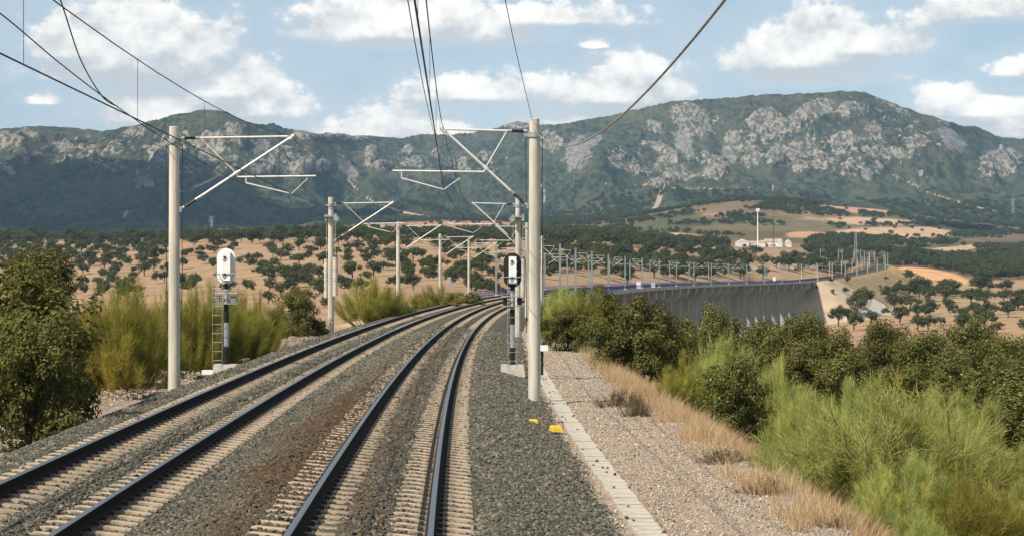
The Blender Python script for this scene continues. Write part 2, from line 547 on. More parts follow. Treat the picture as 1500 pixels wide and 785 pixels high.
# ================================================================ the line of the railway
RAD, Y0, X0 = 3070.0, 107.3, -2.787
UL, DZL = -4.32, -0.03            # left track: offset of its centre and level
CANT = 0.11                       # cross fall of both tracks (rise to the left per metre)
V0, V1 = 300.0, 1043.0            # viaduct from / to
S_END = 1640.0
_ss = np.arange(-20.0, S_END + 1.0, 2.0)
def _build_line():
    xs, ys, hs = [], [], []
    th = (-20.0 - Y0) / RAD
    x = X0 + RAD * (1 - math.cos(th)); y = Y0 + RAD * math.sin(th)
    for s in _ss:
        xs.append(x); ys.append(y); hs.append(th)
        if s < 1060: k = 1 / RAD
        elif s < 1290: k = -1 / 9000.0
        elif s < 1500: k = -1 / 480.0
        else: k = 0.0
        th2 = th + k * 2.0
        x += 2.0 * math.sin((th + th2) / 2); y += 2.0 * math.cos((th + th2) / 2)
        th = th2
    return np.array(xs), np.array(ys), np.array(hs)
LX, LY, LH = _build_line()
def zline(s):
    s = np.asarray(s, dtype=float)
    a = np.clip(s - 930, 0, 430)
    return 5.2e-5 * a * a + np.clip(s - 1360, 0, None) * 0.024
def on_line(s, u=0.0):
    s = np.asarray(s, dtype=float)
    x = np.interp(s, _ss, LX); y = np.interp(s, _ss, LY); h = np.interp(s, _ss, LH)
    return x + u * np.cos(h), y - u * np.sin(h)
def P(s, u, z=0.0):
    x, y = on_line(s, u)
    return Vector((float(x), float(y), float(zline(s)) + z))
def heading(s):
    return float(np.interp(s, _ss, LH))
def to_su(x, y):
    x = np.asarray(x, dtype=float); y = np.asarray(y, dtype=float)
    cx = X0 + RAD
    r = np.hypot(x - cx, y - Y0)
    u = RAD - r
    s = Y0 + RAD * np.arctan2(y - Y0, cx - x)
    far = (s > 1055) & (np.abs(x) < 900) & (y < 2300)
    if np.any(far):
        k0 = np.searchsorted(_ss, 1050)
        idx = np.arange(k0, len(_ss), 4)
        xf, yf = x[far], y[far]
        best = np.full(xf.shape, 1e18); bi = np.zeros(xf.shape, int)
        for i in idx:
            dd = (xf - LX[i]) ** 2 + (yf - LY[i]) ** 2
            m_ = dd < best
            best[m_] = dd[m_]; bi[m_] = i
        dx, dy = xf - LX[bi], yf - LY[bi]
        h = LH[bi]
        s = s.copy(); u = u.copy()
        s[far] = _ss[bi] + dx * np.sin(h) + dy * np.cos(h)
        u[far] = dx * np.cos(h) - dy * np.sin(h)
    return s, u

# ================================================================ lie of the land
def rowz(py, d):
    return EYE - (py - HY) * d / FOC
# for bearings (photo columns), the height of the land at distances from the camera
LAND = {
    -900: [(0, -1.1), (60, -1.2), (150, -2.0), (300, -5), (600, -9), (900, -9), (1150, 0), (1400, 14), (1650, 30), (1800, 31), (2200, 28), (2900, 40), (3500, 74)],
    0: [(0, -1.0), (60, -1.1), (110, -1.4), (300, -5), (600, -9), (900, -9.0), (1100, rowz(412, 1100)), (1350, rowz(380, 1350)), (1600, rowz(352, 1600)), (1720, 31), (2100, 26), (2800, 34), (3200, 56), (3500, rowz(337, 3500))],
    400: [(0, -1.0), (80, -1.1), (130, -2.0), (300, -6), (480, -7.5), (620, rowz(446, 620)), (820, rowz(415, 820)), (1030, rowz(385, 1030)), (1250, rowz(356, 1250)), (1400, rowz(346, 1400)), (1560, 29), (2000, 22), (2700, 38), (3500, rowz(334, 3500))],
    600: [(0, -1.0), (80, -1.2), (150, -3), (300, -8), (450, -6), (560, rowz(436, 560)), (740, rowz(412, 740)), (930, rowz(386, 930)), (1130, rowz(358, 1130)), (1300, rowz(346, 1300)), (1600, rowz(344, 1600)), (2000, 33), (2400, rowz(341, 2400)), (2900, rowz(326, 2900)), (3500, rowz(322, 3500))],
    750: [(0, -1.2), (80, -2.5), (150, -7), (300, -12), (480, -10), (640, rowz(428, 640)), (800, rowz(408, 800)), (1000, rowz(385, 1000)), (1250, rowz(358, 1250)), (1450, rowz(350, 1450)), (2000, rowz(346, 2000)), (2600, rowz(332, 2600)), (3500, rowz(322, 3500))],
    900: [(0, -1.2), (60, -1.8), (100, -3.5), (200, -9), (300, -14), (500, -16), (700, -12), (860, rowz(416, 860)), (1080, rowz(385, 1080)), (1300, rowz(360, 1300)), (1500, rowz(353, 1500)), (2000, rowz(346, 2000)), (2600, rowz(336, 2600)), (3500, rowz(318, 3500))],
    1050: [(0, -1.3), (60, -2.2), (110, -5), (200, -9), (350, -16), (600, -23), (850, -22), (1000, -8), (1080, rowz(404, 1080)), (1220, rowz(390, 1220)), (1420, rowz(367, 1420)), (1520, rowz(361.5, 1520)), (1720, 22), (2200, rowz(350, 2200)), (2600, rowz(330, 2600)), (2900, rowz(296, 2900)), (3100, rowz(294, 3100)), (3500, rowz(305, 3500))],
    1150: [(0, -1.4), (60, -2.6), (110, -5), (200, -9), (350, -14), (600, -22), (900, -25), (1060, -23), (1200, rowz(410, 1200)), (1400, rowz(381, 1400)), (1540, rowz(366, 1540)), (1700, 23), (2200, rowz(349, 2200)), (2600, rowz(330, 2600)), (2900, rowz(292, 2900)), (3100, rowz(290, 3100)), (3500, rowz(302, 3500))],
    1250: [(0, -1.4), (60, -2.6), (110, -5), (200, -9), (350, -14), (600, -18), (870, rowz(480, 870)), (1000, rowz(463, 1000)), (1200, rowz(435, 1200)), (1400, rowz(406, 1400)), (1650, rowz(386, 1650)), (2000, rowz(364, 2000)), (2400, rowz(350, 2400)), (2700, rowz(333, 2700)), (3000, rowz(312, 3000)), (3500, rowz(300, 3500))],
    1400: [(0, -1.4), (45, -1.7), (70, -2.8), (110, -5), (200, -9), (350, -13), (600, -17.5), (800, rowz(490, 800)), (1000, rowz(458, 1000)), (1200, rowz(432, 1200)), (1500, rowz(408, 1500)), (2000, rowz(384, 2000)), (2500, rowz(361, 2500)), (2900, rowz(349, 2900)), (3200, rowz(336, 3200)), (3500, rowz(322, 3500))],
    1520: [(0, -1.4), (45, -1.8), (70, -3.0), (110, -5), (200, -9), (350, -13), (600, -17.5), (800, rowz(489, 800)), (1000, rowz(456, 1000)), (1300, rowz(425, 1300)), (1700, rowz(400, 1700)), (2200, rowz(377, 2200)), (2700, rowz(360, 2700)), (3200, rowz(344, 3200)), (3500, rowz(331, 3500))],
    2400: [(0, -1.4), (45, -1.8), (70, -3.0), (110, -5), (200, -9), (350, -12), (600, -16), (1000, -14), (1700, 4), (2500, 30), (3500, 74)],
}
_pg = np.arange(-900, 2401, 10.0)
_dg = np.arange(0, 3501, 10.0)
def _land_table():
    cols = sorted(LAND)
    tab = np.array([np.interp(_dg, [a for a, b in LAND[c]], [b for a, b in LAND[c]]) for c in cols])
    full = np.empty((len(_pg), len(_dg)))
    for j in range(len(_dg)):
        full[:, j] = np.interp(_pg, cols, tab[:, j])
    near = full.copy()
    for it in range(3):                       # round the creases
        p = np.pad(full, ((4, 4), (0, 0)), mode='edge')
        full = sum(p[i:i + len(_pg)] for i in range(9)) / 9
        p = np.pad(full, ((0, 0), (3, 3)), mode='edge')
        full = sum(p[:, i:i + len(_dg)] for i in range(7)) / 7
    wgt = sstep(60, 200, _dg)[None, :]
    return near * (1 - wgt) + full * wgt
LT = _land_table()
RIDGE = [(-900, 215), (-500, 205), (-200, 196), (0, 188), (60, 184), (100, 187), (150, 191), (200, 183), (250, 169), (285, 162), (308, 160.5), (332, 163.5), (358, 177), (390, 183), (401, 179.5), (414, 187),
         (437, 189.5), (461, 196), (481, 194), (500, 194.5), (514, 197.5), (553, 200), (588, 202), (617, 196), (652, 197), (687, 194), (723, 188), (743, 181), (758, 177), (770, 179),
         (789, 182), (818, 182), (868, 174), (926, 161), (985, 148), (1029, 145), (1079, 142), (1102, 139), (1153, 138), (1204, 135), (1229, 133), (1245, 133), (1266, 135), (1304, 149), (1342, 163), (1380, 175),
         (1413, 184), (1429, 184), (1444, 191), (1467, 201), (1500, 203), (1600, 206), (1800, 215), (2400, 230)]
RDIST = [(-900, 5200), (0, 5000), (200, 4900), (320, 4800), (460, 5000), (520, 6000), (620, 6300), (720, 6000), (800, 5700), (1000, 5600), (1230, 5500), (1400, 5600), (1480, 6200), (2400, 6500)]
D_M = 3500.0
def land(x, y):
    """height of the natural land, without the railway's earthworks"""
    x = np.asarray(x, dtype=float); y = np.asarray(y, dtype=float)
    yy = np.maximum(y, 6.0)
    px = np.clip(CX + FOC * x / yy, -899, 2399)
    a = (px + 900) / 10; b = np.clip(yy, 0, 3499) / 10
    ai = np.clip(a.astype(int), 0, len(_pg) - 2); bi = np.clip(b.astype(int), 0, len(_dg) - 2)
    fa, fb = a - ai, b - bi
    z = (LT[ai, bi] * (1 - fa) + LT[ai + 1, bi] * fa) * (1 - fb) + (LT[ai, bi + 1] * (1 - fa) + LT[ai + 1, bi + 1] * fa) * fb
    z = z + fbm(x / 60, y / 60, 3, 5) * np.clip(y / 900, 0.02, 1.0) * 1.3
    far = y > D_M
    if np.any(far):
        pf, yf, xf = px[far], y[far], x[far]
        zb = z[far]
        dr = np.interp(pf, [q[0] for q in RDIST], [q[1] for q in RDIST]) + 120 * (fbm(pf / 90, pf * 0, 2, 3))
        rp = np.interp(pf, [q[0] for q in RIDGE], [q[1] for q in RIDGE]) + fbm(pf / 9, pf * 0, 3, 8) * 1.0
        zr = EYE + (HY - rp) * dr / FOC
        t = (yf - D_M) / (dr - D_M)
        # spurs and ravines running down the slope
        rav = 1 - np.abs(fbm(xf / 330 + 0.25 * fbm(xf / 500, yf / 500, 2, 31), yf / 1500, 3, 21)) * 2.2
        rav2 = 1 - np.abs(fbm(xf / 120, yf / 380, 3, 44)) * 2.0
        tt = np.clip(t, 0, 1)
        prof = 0.34 * tt + 0.66 * tt ** 2.1
        env = np.clip(tt * (1 - tt) * 4, 0, 1) ** 0.8
        z1 = zb + (zr - zb) * prof + env * (rav * 66 + rav2 * 30 - 44) + env * fbm(xf / 55, yf / 55, 4, 13) * 15 + tt * fbm(xf / 22, yf / 22, 3, 15) * 4.0
        back = zr - np.clip(yf - dr, 0, None) * 0.55
        z[far] = np.where(t < 1, np.minimum(z1, EYE + (HY - rp) * yf / FOC), np.maximum(back, 20))
    return z

BEDZ = -0.92           # top of the earthworks below rail level
def terrain(x, y):
    x = np.asarray(x, dtype=float); y = np.asarray(y, dtype=float)
    z = land(x, y)
    s, u = to_su(x, y)
    zf = zline(s) + BEDZ
    out = np.maximum(np.maximum(u - 6.6, -10.8 - u), 0)
    ds = np.where(s > V1, 0, np.maximum(np.minimum(s - (V0 - 2), (V1 + 2) - s), 0))
    gap = np.hypot(out, ds)
    fill = zf - gap / 1.75
    near = (s < S_END - 40)
    z2 = np.where(near, np.maximum(z, fill), z)
    cut = zf + np.maximum(out - 1.5, 0) / 1.4 + np.where((s > V0) & (s < V1), 500, 0)
    z2 = np.where(near & (np.abs(u) < 200), np.minimum(z2, cut), z2)
    return z2

def proj(x, y, z):
    yy = np.maximum(y, 1.0)
    return CX + FOC * x / yy, HY - FOC * (z - EYE) / yy

_hd = np.concatenate([np.arange(24, 300, 1.5), np.geomspace(300, 5000, 900)])
def ground_hit(px, py):
    """first point of the land on the sight line through a photo position"""
    x = (px - CX) / FOC * _hd
    zr = EYE - (py - HY) / FOC * _hd
    zg = terrain(x, _hd)
    k = np.nonzero(zg > zr)[0]
    if len(k) == 0:
        return None
    i = k[0]
    return float(x[i]), float(_hd[i]), float(zg[i])

def blob(px, py, cx, cy, rx, ry, ang=0.0):
    a = R_(ang)
    dx, dy = px - cx, py - cy
    u = (dx * math.cos(a) + dy * math.sin(a)) / rx
    v = (-dx * math.sin(a) + dy * math.cos(a)) / ry
    return np.clip(1.25 - np.sqrt(u * u + v * v) * 0.75, 0, 1)

def polyline(px, py, pts, wd):
    best = np.full(px.shape, 1e9)
    for (x0, y0), (x1, y1) in zip(pts[:-1], pts[1:]):
        dx, dy = x1 - x0, y1 - y0
        t = np.clip(((px - x0) * dx + (py - y0) * dy) / (dx * dx + dy * dy), 0, 1)
        best = np.minimum(best, np.hypot(px - x0 - t * dx, (py - y0 - t * dy)))
    return np.clip(1.3 - best / wd * 0.7, 0, 1)

ROCKS = [  # outcrops of the range
    (1014, 178, 36, 24, 25), (959, 187, 14, 8, 20), (965, 217, 24, 6, 15), (982, 237, 15, 10, 10), (902, 236, 10, 8, 0), (926, 249, 30, 5, 8), (991, 258, 30, 6, 0), (1044, 237, 25, 10, 20), (1047, 255, 16, 8, 0),
    (1073, 208, 18, 12, 30), (962, 270, 18, 7, 0), (806, 208, 19, 14, 0), (1120, 176, 26, 15, -15), (1153, 188, 42, 13, -25), (1122, 199, 28, 9, -10), (1084, 212, 30, 9, 32), (1191, 164, 30, 12, -25), (1248, 162, 24, 10, 0),
    (1166, 222, 20, 12, -30), (1178, 247, 28, 8, 0), (1234, 209, 22, 11, 0), (1311, 157, 26, 5, 28), (1383, 179, 11, 4, 20), (1464, 240, 28, 20, -20), (1344, 214, 20, 12, -10), (1324, 230, 18, 8, 0), (1350, 257, 9, 4, 20), (1314, 263, 11, 5, 10),
    (1135, 232, 12, 16, 40), (1205, 235, 16, 10, 40), (1280, 190, 14, 10, 40), (1290, 225, 16, 9, 10), (1100, 240, 20, 8, 0),
    (12, 205, 22, 14, 20), (41, 198, 20, 5, 10), (100, 221, 26, 6, 0), (141, 231, 13, 8, 0), (170, 220, 13, 9, 0), (196, 193, 22, 5, -20), (234, 231, 25, 17, 30), (167, 249, 20, 6, 0), (32, 237, 12, 6, 0), (211, 272, 15, 7, 0), (10, 250, 12, 6, 0),
    (344, 192, 18, 11, 20), (352, 208, 9, 11, 0), (417, 231, 26, 14, 0), (437, 243, 30, 11, 0), (300, 222, 22, 14, 40), (320, 208, 12, 16, 30), (473, 246, 12, 8, 0), (446, 196, 16, 7, 10), (543, 231, 9, 12, 0), (395, 250, 30, 8, 0),
    (500, 199, 45, 6, 0), (610, 240, 20, 6, 0), (600, 224, 12, 5, 0), (680, 245, 12, 10, 0), (712, 234, 12, 6, 0), (660, 262, 14, 4, 0), (758, 183, 20, 6, 0), (545, 226, 10, 8, 0), (560, 246, 14, 5, 0), (640, 228, 10, 5, 0),
]
SPARSE = [(1240, 225, 130, 40, 0, .46), (1160, 235, 90, 25, 0, .40), (950, 240, 90, 30, 10, .40), (240, 225, 230, 42, 0, .40), (420, 235, 80, 28, 0, .46), (640, 240, 150, 26, 0, .36), (1450, 225, 60, 25, 0, .3), (1330, 190, 80, 22, 25, .38), (1050, 190, 60, 26, 0, .38)]
SCREES = [(845, 224, 22, 30, 20), (870, 208, 20, 8, -35), (1003, 211, 16, 26, -28), (1069, 232, 12, 18, -35), (382, 217, 12, 18, 30), (508, 246, 10, 26, -35), (1395, 204, 14, 28, -48), (1270, 255, 8, 10, -30)]
PATHS = [([(1327, 265), (1360, 282), (1393, 293), (1423, 301.5), (1462, 311)], 1.1), ([(508, 262), (525, 280), (548, 297), (590, 311), (632, 319), (658, 326)], 1.7), ([(880, 269), (930, 272), (985, 276), (1051, 277), (1137, 274)], 0.45),
         ([(968, 284), (963, 300), (956, 312)], 3.4), ([(793, 270), (799, 285), (797, 295)], 1.4), ([(1133, 272), (1133, 279)], 1.6), ([(1296, 212), (1301, 235)], 0.6), ([(190, 310), (183, 316)], 4.0), ([(200, 302), (214, 296)], 2.0)]

FIELDS = [  # cx, cy, rx, ry, ang, colour: ploughed and stubble fields on the plain
    (670, 331, 100, 7, 0, (0.34, 0.18, 0.125)), (560, 334, 60, 5, 0, (0.36, 0.22, 0.15)), (1260, 324, 90, 5.5, 2, (0.44, 0.31, 0.205)), (1310, 341, 100, 9, -1, (0.43, 0.295, 0.195)), (1240, 345, 40, 7, 0, (0.43, 0.29, 0.19)),
    (1048, 314, 30, 7, -18, (0.35, 0.19, 0.13)), (1250, 303, 55, 9, 8, (0.40, 0.235, 0.16)), (1385, 317, 30, 3.5, 12, (0.36, 0.25, 0.16)), (1470, 360, 55, 4, 0, (0.43, 0.33, 0.20)), (1390, 366, 40, 5, -6, (0.40, 0.29, 0.18)),
    (960, 345, 62, 4, 0, (0.44, 0.31, 0.20)), (850, 334, 50, 2.6, 0, (0.42, 0.30, 0.20)), (870, 347, 40, 3, 0, (0.40, 0.27, 0.18)), (820, 347, 30, 3, 0, (0.42, 0.22, 0.15)), (1180, 344, 30, 5, 0, (0.40, 0.24, 0.16)),
    (100, 345, 80, 3, 0, (0.36, 0.26, 0.16)), (1440, 316, 24, 3, 0, (0.38, 0.28, 0.18)), (1360, 404, 60, 11, 8, (0.50, 0.30, 0.16)), (420, 334, 60, 2.5, 0, (0.40, 0.25, 0.17)), (1340, 398, 22, 5, 10, (0.54, 0.30, 0.15)),
]

TINTS = [(1090, 304, 100, 12, 4, (0.150, 0.115, 0.072)), (1130, 330, 110, 10, 0, (0.135, 0.115, 0.068)), (1000, 326, 80, 8, -6, (0.090, 0.090, 0.050)), (1180, 312, 60, 6, 6, (0.24, 0.155, 0.10))]
def make_terrain():
    px = np.concatenate([np.linspace(-2400, -320, 60, endpoint=False), np.arange(-320, -20, 10.0), np.arange(-20, 1520, 3.6), np.arange(1524, 1840, 10.0), np.linspace(1850, 3900, 60)])
    d = np.concatenate([np.geomspace(3.0, 420, 380, endpoint=False), np.geomspace(420, 1700, 200, endpoint=False), np.geomspace(1700, 3500, 90, endpoint=False), np.linspace(3500, 6600, 210), np.linspace(6650, 7000, 6)])
    PX, D = np.meshgrid(px, d)
    X = (PX - CX) / FOC * D
    Y = D
    Z = np.empty_like(X)
    for i in range(0, len(d), 60):
        Z[i:i + 60] = terrain(X[i:i + 60].ravel(), Y[i:i + 60].ravel()).reshape(X[i:i + 60].shape)
    PY = HY - FOC * (Z - EYE) / D
    nr, nc = X.shape
    S, U = to_su(X.ravel(), Y.ravel())
    S = S.reshape(X.shape); U = U.reshape(X.shape)
    # ---- ground colours: what grows or lies there
    soil = np.array([0.282, 0.200, 0.130]); scrub = np.array([0.088, 0.074, 0.042]); straw = np.array([0.46, 0.345, 0.205])
    T = np.empty(X.shape + (3,)); T[:] = soil
    nz = fbm(X / 140, Y / 140, 4, 61); nz2 = fbm(X / 35, Y / 35, 4, 62)
    k = sstep(-0.2, 0.5, nz)[..., None] * 0.45
    T = T * (1 - k) + np.array([0.305, 0.188, 0.118]) * k
    # scrubby plain farther out
    k = (sstep(1650, 2100, D) * np.clip(1.0 + nz * 0.7 + nz2 * 0.6, 0, 1))
    k = np.maximum(k, sstep(1190, 1230, PX) * sstep(412, 404, PY) * np.clip(0.75 + nz2 * 0.8, 0, 1) * (D > 1250))
    k = k[..., None] * 0.92
    T = T * (1 - k) + scrub * k
    for cx, cy, rx, ry, ang, col in FIELDS:
        m_ = sstep(0.42, 0.60, blob(PX, PY, cx, cy, rx, ry, ang) + nz2 * 0.10)[..., None] * ((D > 1150)[..., None])
        T = T * (1 - m_) + np.array(col) * m_
    for cx, cy, rx, ry, ang, col in TINTS:
        m_ = sstep(0.35, 0.75, blob(PX, PY, cx, cy, rx, ry, ang) + nz2 * 0.25)[..., None] * ((D > 2300)[..., None])
        T = T * (1 - m_) + np.array(col) * m_
    # earthworks: straw grass on the banks, stony fill by the viaduct
    bank = ((U > 6) & (U < 40) | (U < -9.5) & (U > -30)) & (D < 320)
    T[bank] = straw
    far_bank = (S > V1 + 30) & (U > 2) & (U < 55) & (S < 1700)
    kb = (far_bank * np.clip(0.6 + nz2, 0, 1))[..., None] * 0.8
    T = T * (1 - kb) + np.array([0.235, 0.205, 0.105]) * kb
    end = ((S > V1 - 45) & (S < V1 + 45) & (U > -14) & (U < 40))[..., None]
    T = np.where(end, np.array([0.40, 0.32, 0.235]), T)
    # ---- mountain masks
    rock = np.zeros(X.shape); scree = np.zeros(X.shape); trk = np.zeros(X.shape)
    mz = D > 3450
    pm, ym = PX[mz], PY[mz]
    r = np.zeros(pm.shape)
    for cx, cy, rx, ry, ang, v in SPARSE:
        r = np.maximum(r, sstep(0.3, 0.8, blob(pm, ym, cx, cy, rx, ry, ang)) * (v - 0.015))
    outside = ((pm < -20) | (pm > 1520)) & (ym < 262)
    r = np.where(outside, np.maximum(r, 0.36), r)
    for cx, cy, rx, ry, ang in ROCKS:
        r = np.maximum(r, blob(pm, ym, cx, cy, rx * 1.05, ry * 1.06, ang) * 0.87)
    rock[mz] = r
    xm_, ym_ = X[mz], Y[mz]
    crag = sstep(0.30, 0.75, r + 0.35 * fbm(xm_ / 40, ym_ / 110, 3, 301))
    rough = (1 - 2 * np.abs(fbm(xm_ / 34, ym_ / 95, 4, 302))) * 17 + fbm(xm_ / 13, ym_ / 40, 3, 303) * 9
    Z[mz] += crag * rough * sstep(3550, 3900, Y[mz]) * sstep(0, 14, PY[mz] - np.interp(PX[mz], [q_[0] for q_ in RIDGE], [q_[1] for q_ in RIDGE]))
    q = np.zeros(pm.shape)
    for cx, cy, rx, ry, ang in SCREES:
        q = np.maximum(q, blob(pm, ym, cx, cy, rx, ry, ang))
    scree[mz] = q
    q = np.zeros(pm.shape)
    for pts, wd in PATHS:
        q = np.maximum(q, polyline(pm, ym, pts, wd) * 0.85)
    trk[mz] = q
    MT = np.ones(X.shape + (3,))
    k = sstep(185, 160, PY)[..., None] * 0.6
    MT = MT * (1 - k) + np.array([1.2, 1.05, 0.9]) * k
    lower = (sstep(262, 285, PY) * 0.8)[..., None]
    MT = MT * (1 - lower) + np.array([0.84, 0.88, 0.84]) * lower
    V = np.stack([X, Y, Z], -1)
    split = int(np.searchsorted(d, 3500 - 1e-6))
    def piece(name, a, b, mat, attrs):
        rows = b - a
        vv = V[a:b].reshape(-1, 3)
        i = np.arange(rows * nc).reshape(rows, nc)
        f = np.stack([i[:-1, :-1], i[:-1, 1:], i[1:, 1:], i[1:, :-1]], -1).reshape(-1, 4)
        me = mesh_np(name, vv, f, mat, True, None, {k_: v_[a:b].reshape(-1, *v_.shape[2:]) for k_, v_ in attrs.items()})
        o = obj(name, me)
        o['kind'] = 'structure'
        return o
    piece('ground', 0, split + 1, M_GROUND, {'tint': T})
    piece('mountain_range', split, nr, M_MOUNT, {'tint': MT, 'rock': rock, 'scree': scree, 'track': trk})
make_terrain()

# ---------------------------------------------------------------- swept strips along the line
def sweep(name, prof, svals, mat, zf=None, attrs=None, smooth=True, jitter=0.0, closed=False):
    """prof: list of (u, z) across the line"""
    svals = np.asarray(svals, dtype=float)
    n, k = len(svals), len(prof)
    V = np.empty((n, k, 3)); A = np.zeros((n, k))
    h = np.interp(svals, _ss, LH); bx = np.interp(svals, _ss, LX); by = np.interp(svals, _ss, LY); bz = zline(svals)
    for j, (u, z) in enumerate(prof):
        V[:, j, 0] = bx + u * np.cos(h); V[:, j, 1] = by - u * np.sin(h); V[:, j, 2] = bz + z
        if jitter:
            V[:, j, 2] += fbm(svals * 0.8, svals * 0 + u * 2.3, 3, 71) * jitter
        if attrs:
            A[:, j] = attrs(svals, u)
    i = np.arange(n * k).reshape(n, k)
    if closed:
        i = np.concatenate([i, i[:, :1]], 1)
    f = np.stack([i[:-1, :-1], i[:-1, 1:], i[1:, 1:], i[1:, :-1]], -1).reshape(-1, 4)[:, ::-1]
    if closed:
        f = f[:, ::-1]
        f = f[:, ::-1]
    return mesh_np(name, V.reshape(-1, 3), f, mat, smooth, None, {'stain': A.ravel()} if attrs else None)

def bed(u):
    """top of the ballast, below rail level"""
    pts = [(-8.35, -0.98), (-8.0, -0.86), (-6.35, -0.13), (-5.75, -0.11), (-5.6, -0.118), (-4.6, -0.232), (-4.42, -0.205), (-4.2, -0.228), (-4.05, -0.285), (-3.05, -0.405), (-2.85, -0.40), (-2.5, -0.38), (-1.6, -0.085), (-1.3, -0.070), (-0.9, -0.115), (-0.45, -0.178), (-0.25, -0.168), (0.05, -0.188), (0.25, -0.250), (1.3, -0.372), (1.45, -0.372), (1.85, -0.41), (3.2, -0.76), (3.55, -0.86)]
    return np.interp(u, [p[0] for p in pts], [p[1] for p in pts])
_bu = sorted(set(list(np.linspace(-8.35, 3.55, 52)) + [-8.0, -6.35, -5.75, -4.65, -4.32, -4.0, -2.9, -2.55, -1.6, -1.3, -0.4, 0, 0.4, 1.35, 1.85, 3.2]))
def stain(s, u):
    a = np.exp(-((s - 42) / 15.0) ** 2) * np.exp(-((u + 1.55) / 0.75) ** 2) * 1.15 + 0.45 * np.exp(-((u + 0.1) / 0.35) ** 2) + 0.35 * np.exp(-((u + 1.5) / 0.5) ** 2)
    b = np.exp(-((s - 52) / 16.0) ** 2) * np.exp(-((u - 1.9) / 0.5) ** 2) * 0.0
    return a + b
sv = np.concatenate([np.arange(2, 120, 0.5), np.arange(120, 400, 2.0), np.arange(400, S_END - 60, 6.0)])
o = obj('ballast_bed', sweep('ballast_bed', [(u, float(bed(u))) for u in _bu], sv, M_BALLAST, attrs=stain, jitter=0.03))
o['kind'] = 'structure'
sv2 = np.concatenate([np.arange(2, 130, 0.5), np.arange(130, V0 + 4, 3.0)])
pu = np.linspace(3.0, 6.75, 18)
o = obj('gravel_path', sweep('gravel_path', [(u, -0.80 - 0.02 * (u - 3.5) - (0.10 if u > 6.6 else 0)) for u in pu], sv2, M_GRAVEL, attrs=lambda s, u: np.zeros_like(s), jitter=0.04))
o['kind'] = 'structure'
pu = np.linspace(-9.5, -7.7, 9)
o = obj('gravel_verge', sweep('gravel_verge', [(u, -0.84 - (0.1 if u < -9.3 else 0)) for u in pu], sv2, M_GRAVEL, attrs=lambda s, u: np.zeros_like(s), jitter=0.05))
o['kind'] = 'structure'

# ================================================================ loose stone by geometry nodes
def scatter_stones(name, pts, sizes, mat, seed, flat=0.7, stn=None):
    me = bpy.data.meshes.new(name)
    me.vertices.add(len(pts))
    me.vertices.foreach_set('co', np.asarray(pts, np.float32).ravel())
    a = me.attributes.new('size', 'FLOAT', 'POINT')
    a.data.foreach_set('value', np.asarray(sizes, np.float32))
    if stn is not None:
        a = me.attributes.new('stain', 'FLOAT', 'POINT')
        a.data.foreach_set('value', np.asarray(stn, np.float32))
    o_ = obj(name, me)
    ng = bpy.data.node_groups.new(name, 'GeometryNodeTree')
    ng.interface.new_socket('Geometry', in_out='INPUT', socket_type='NodeSocketGeometry')
    ng.interface.new_socket('Geometry', in_out='OUTPUT', socket_type='NodeSocketGeometry')
    t = NT(ng)
    gi_, go_ = t.n('NodeGroupInput'), t.n('NodeGroupOutput')
    ico = t.n('GeometryNodeMeshIcoSphere', ins={'Radius': 1.0, 'Subdivisions': 1})
    pos = t.n('GeometryNodeInputPosition')
    rv = t.n('FunctionNodeRandomValue', data_type='FLOAT_VECTOR')
    rv.inputs[0].default_value = (-0.38,) * 3
    rv.inputs[1].default_value = (0.38,) * 3
    rv.inputs['Seed'].default_value = seed
    sp = t.n('GeometryNodeSetPosition', ins={'Geometry': ico.outputs[0], 'Offset': rv.outputs[0]})
    tr = t.n('GeometryNodeTransform', ins={'Geometry': sp.outputs[0], 'Scale': (1.0, 0.8, flat)})
    sm = t.n('GeometryNodeSetMaterial', ins={'Geometry': tr.outputs[0], 'Material': mat})
    rot = t.n('FunctionNodeRandomValue', data_type='FLOAT_VECTOR')
    rot.inputs[0].default_value = (-0.6, -0.6, 0)
    rot.inputs[1].default_value = (0.6, 0.6, 6.28)
    rot.inputs['Seed'].default_value = seed + 5
    na = t.n('GeometryNodeInputNamedAttribute', data_type='FLOAT')
    na.inputs['Name'].default_value = 'size'
    ip = t.n('GeometryNodeInstanceOnPoints', ins={'Points': gi_.outputs[0], 'Instance': sm.outputs[0], 'Rotation': rot.outputs[0], 'Scale': na.outputs[0]})
    t.link(ip.outputs[0], go_.inputs[0])
    md = o_.modifiers.new('stones', 'NODES')
    md.node_group = ng
    o_['kind'] = 'stuff'
    return o_

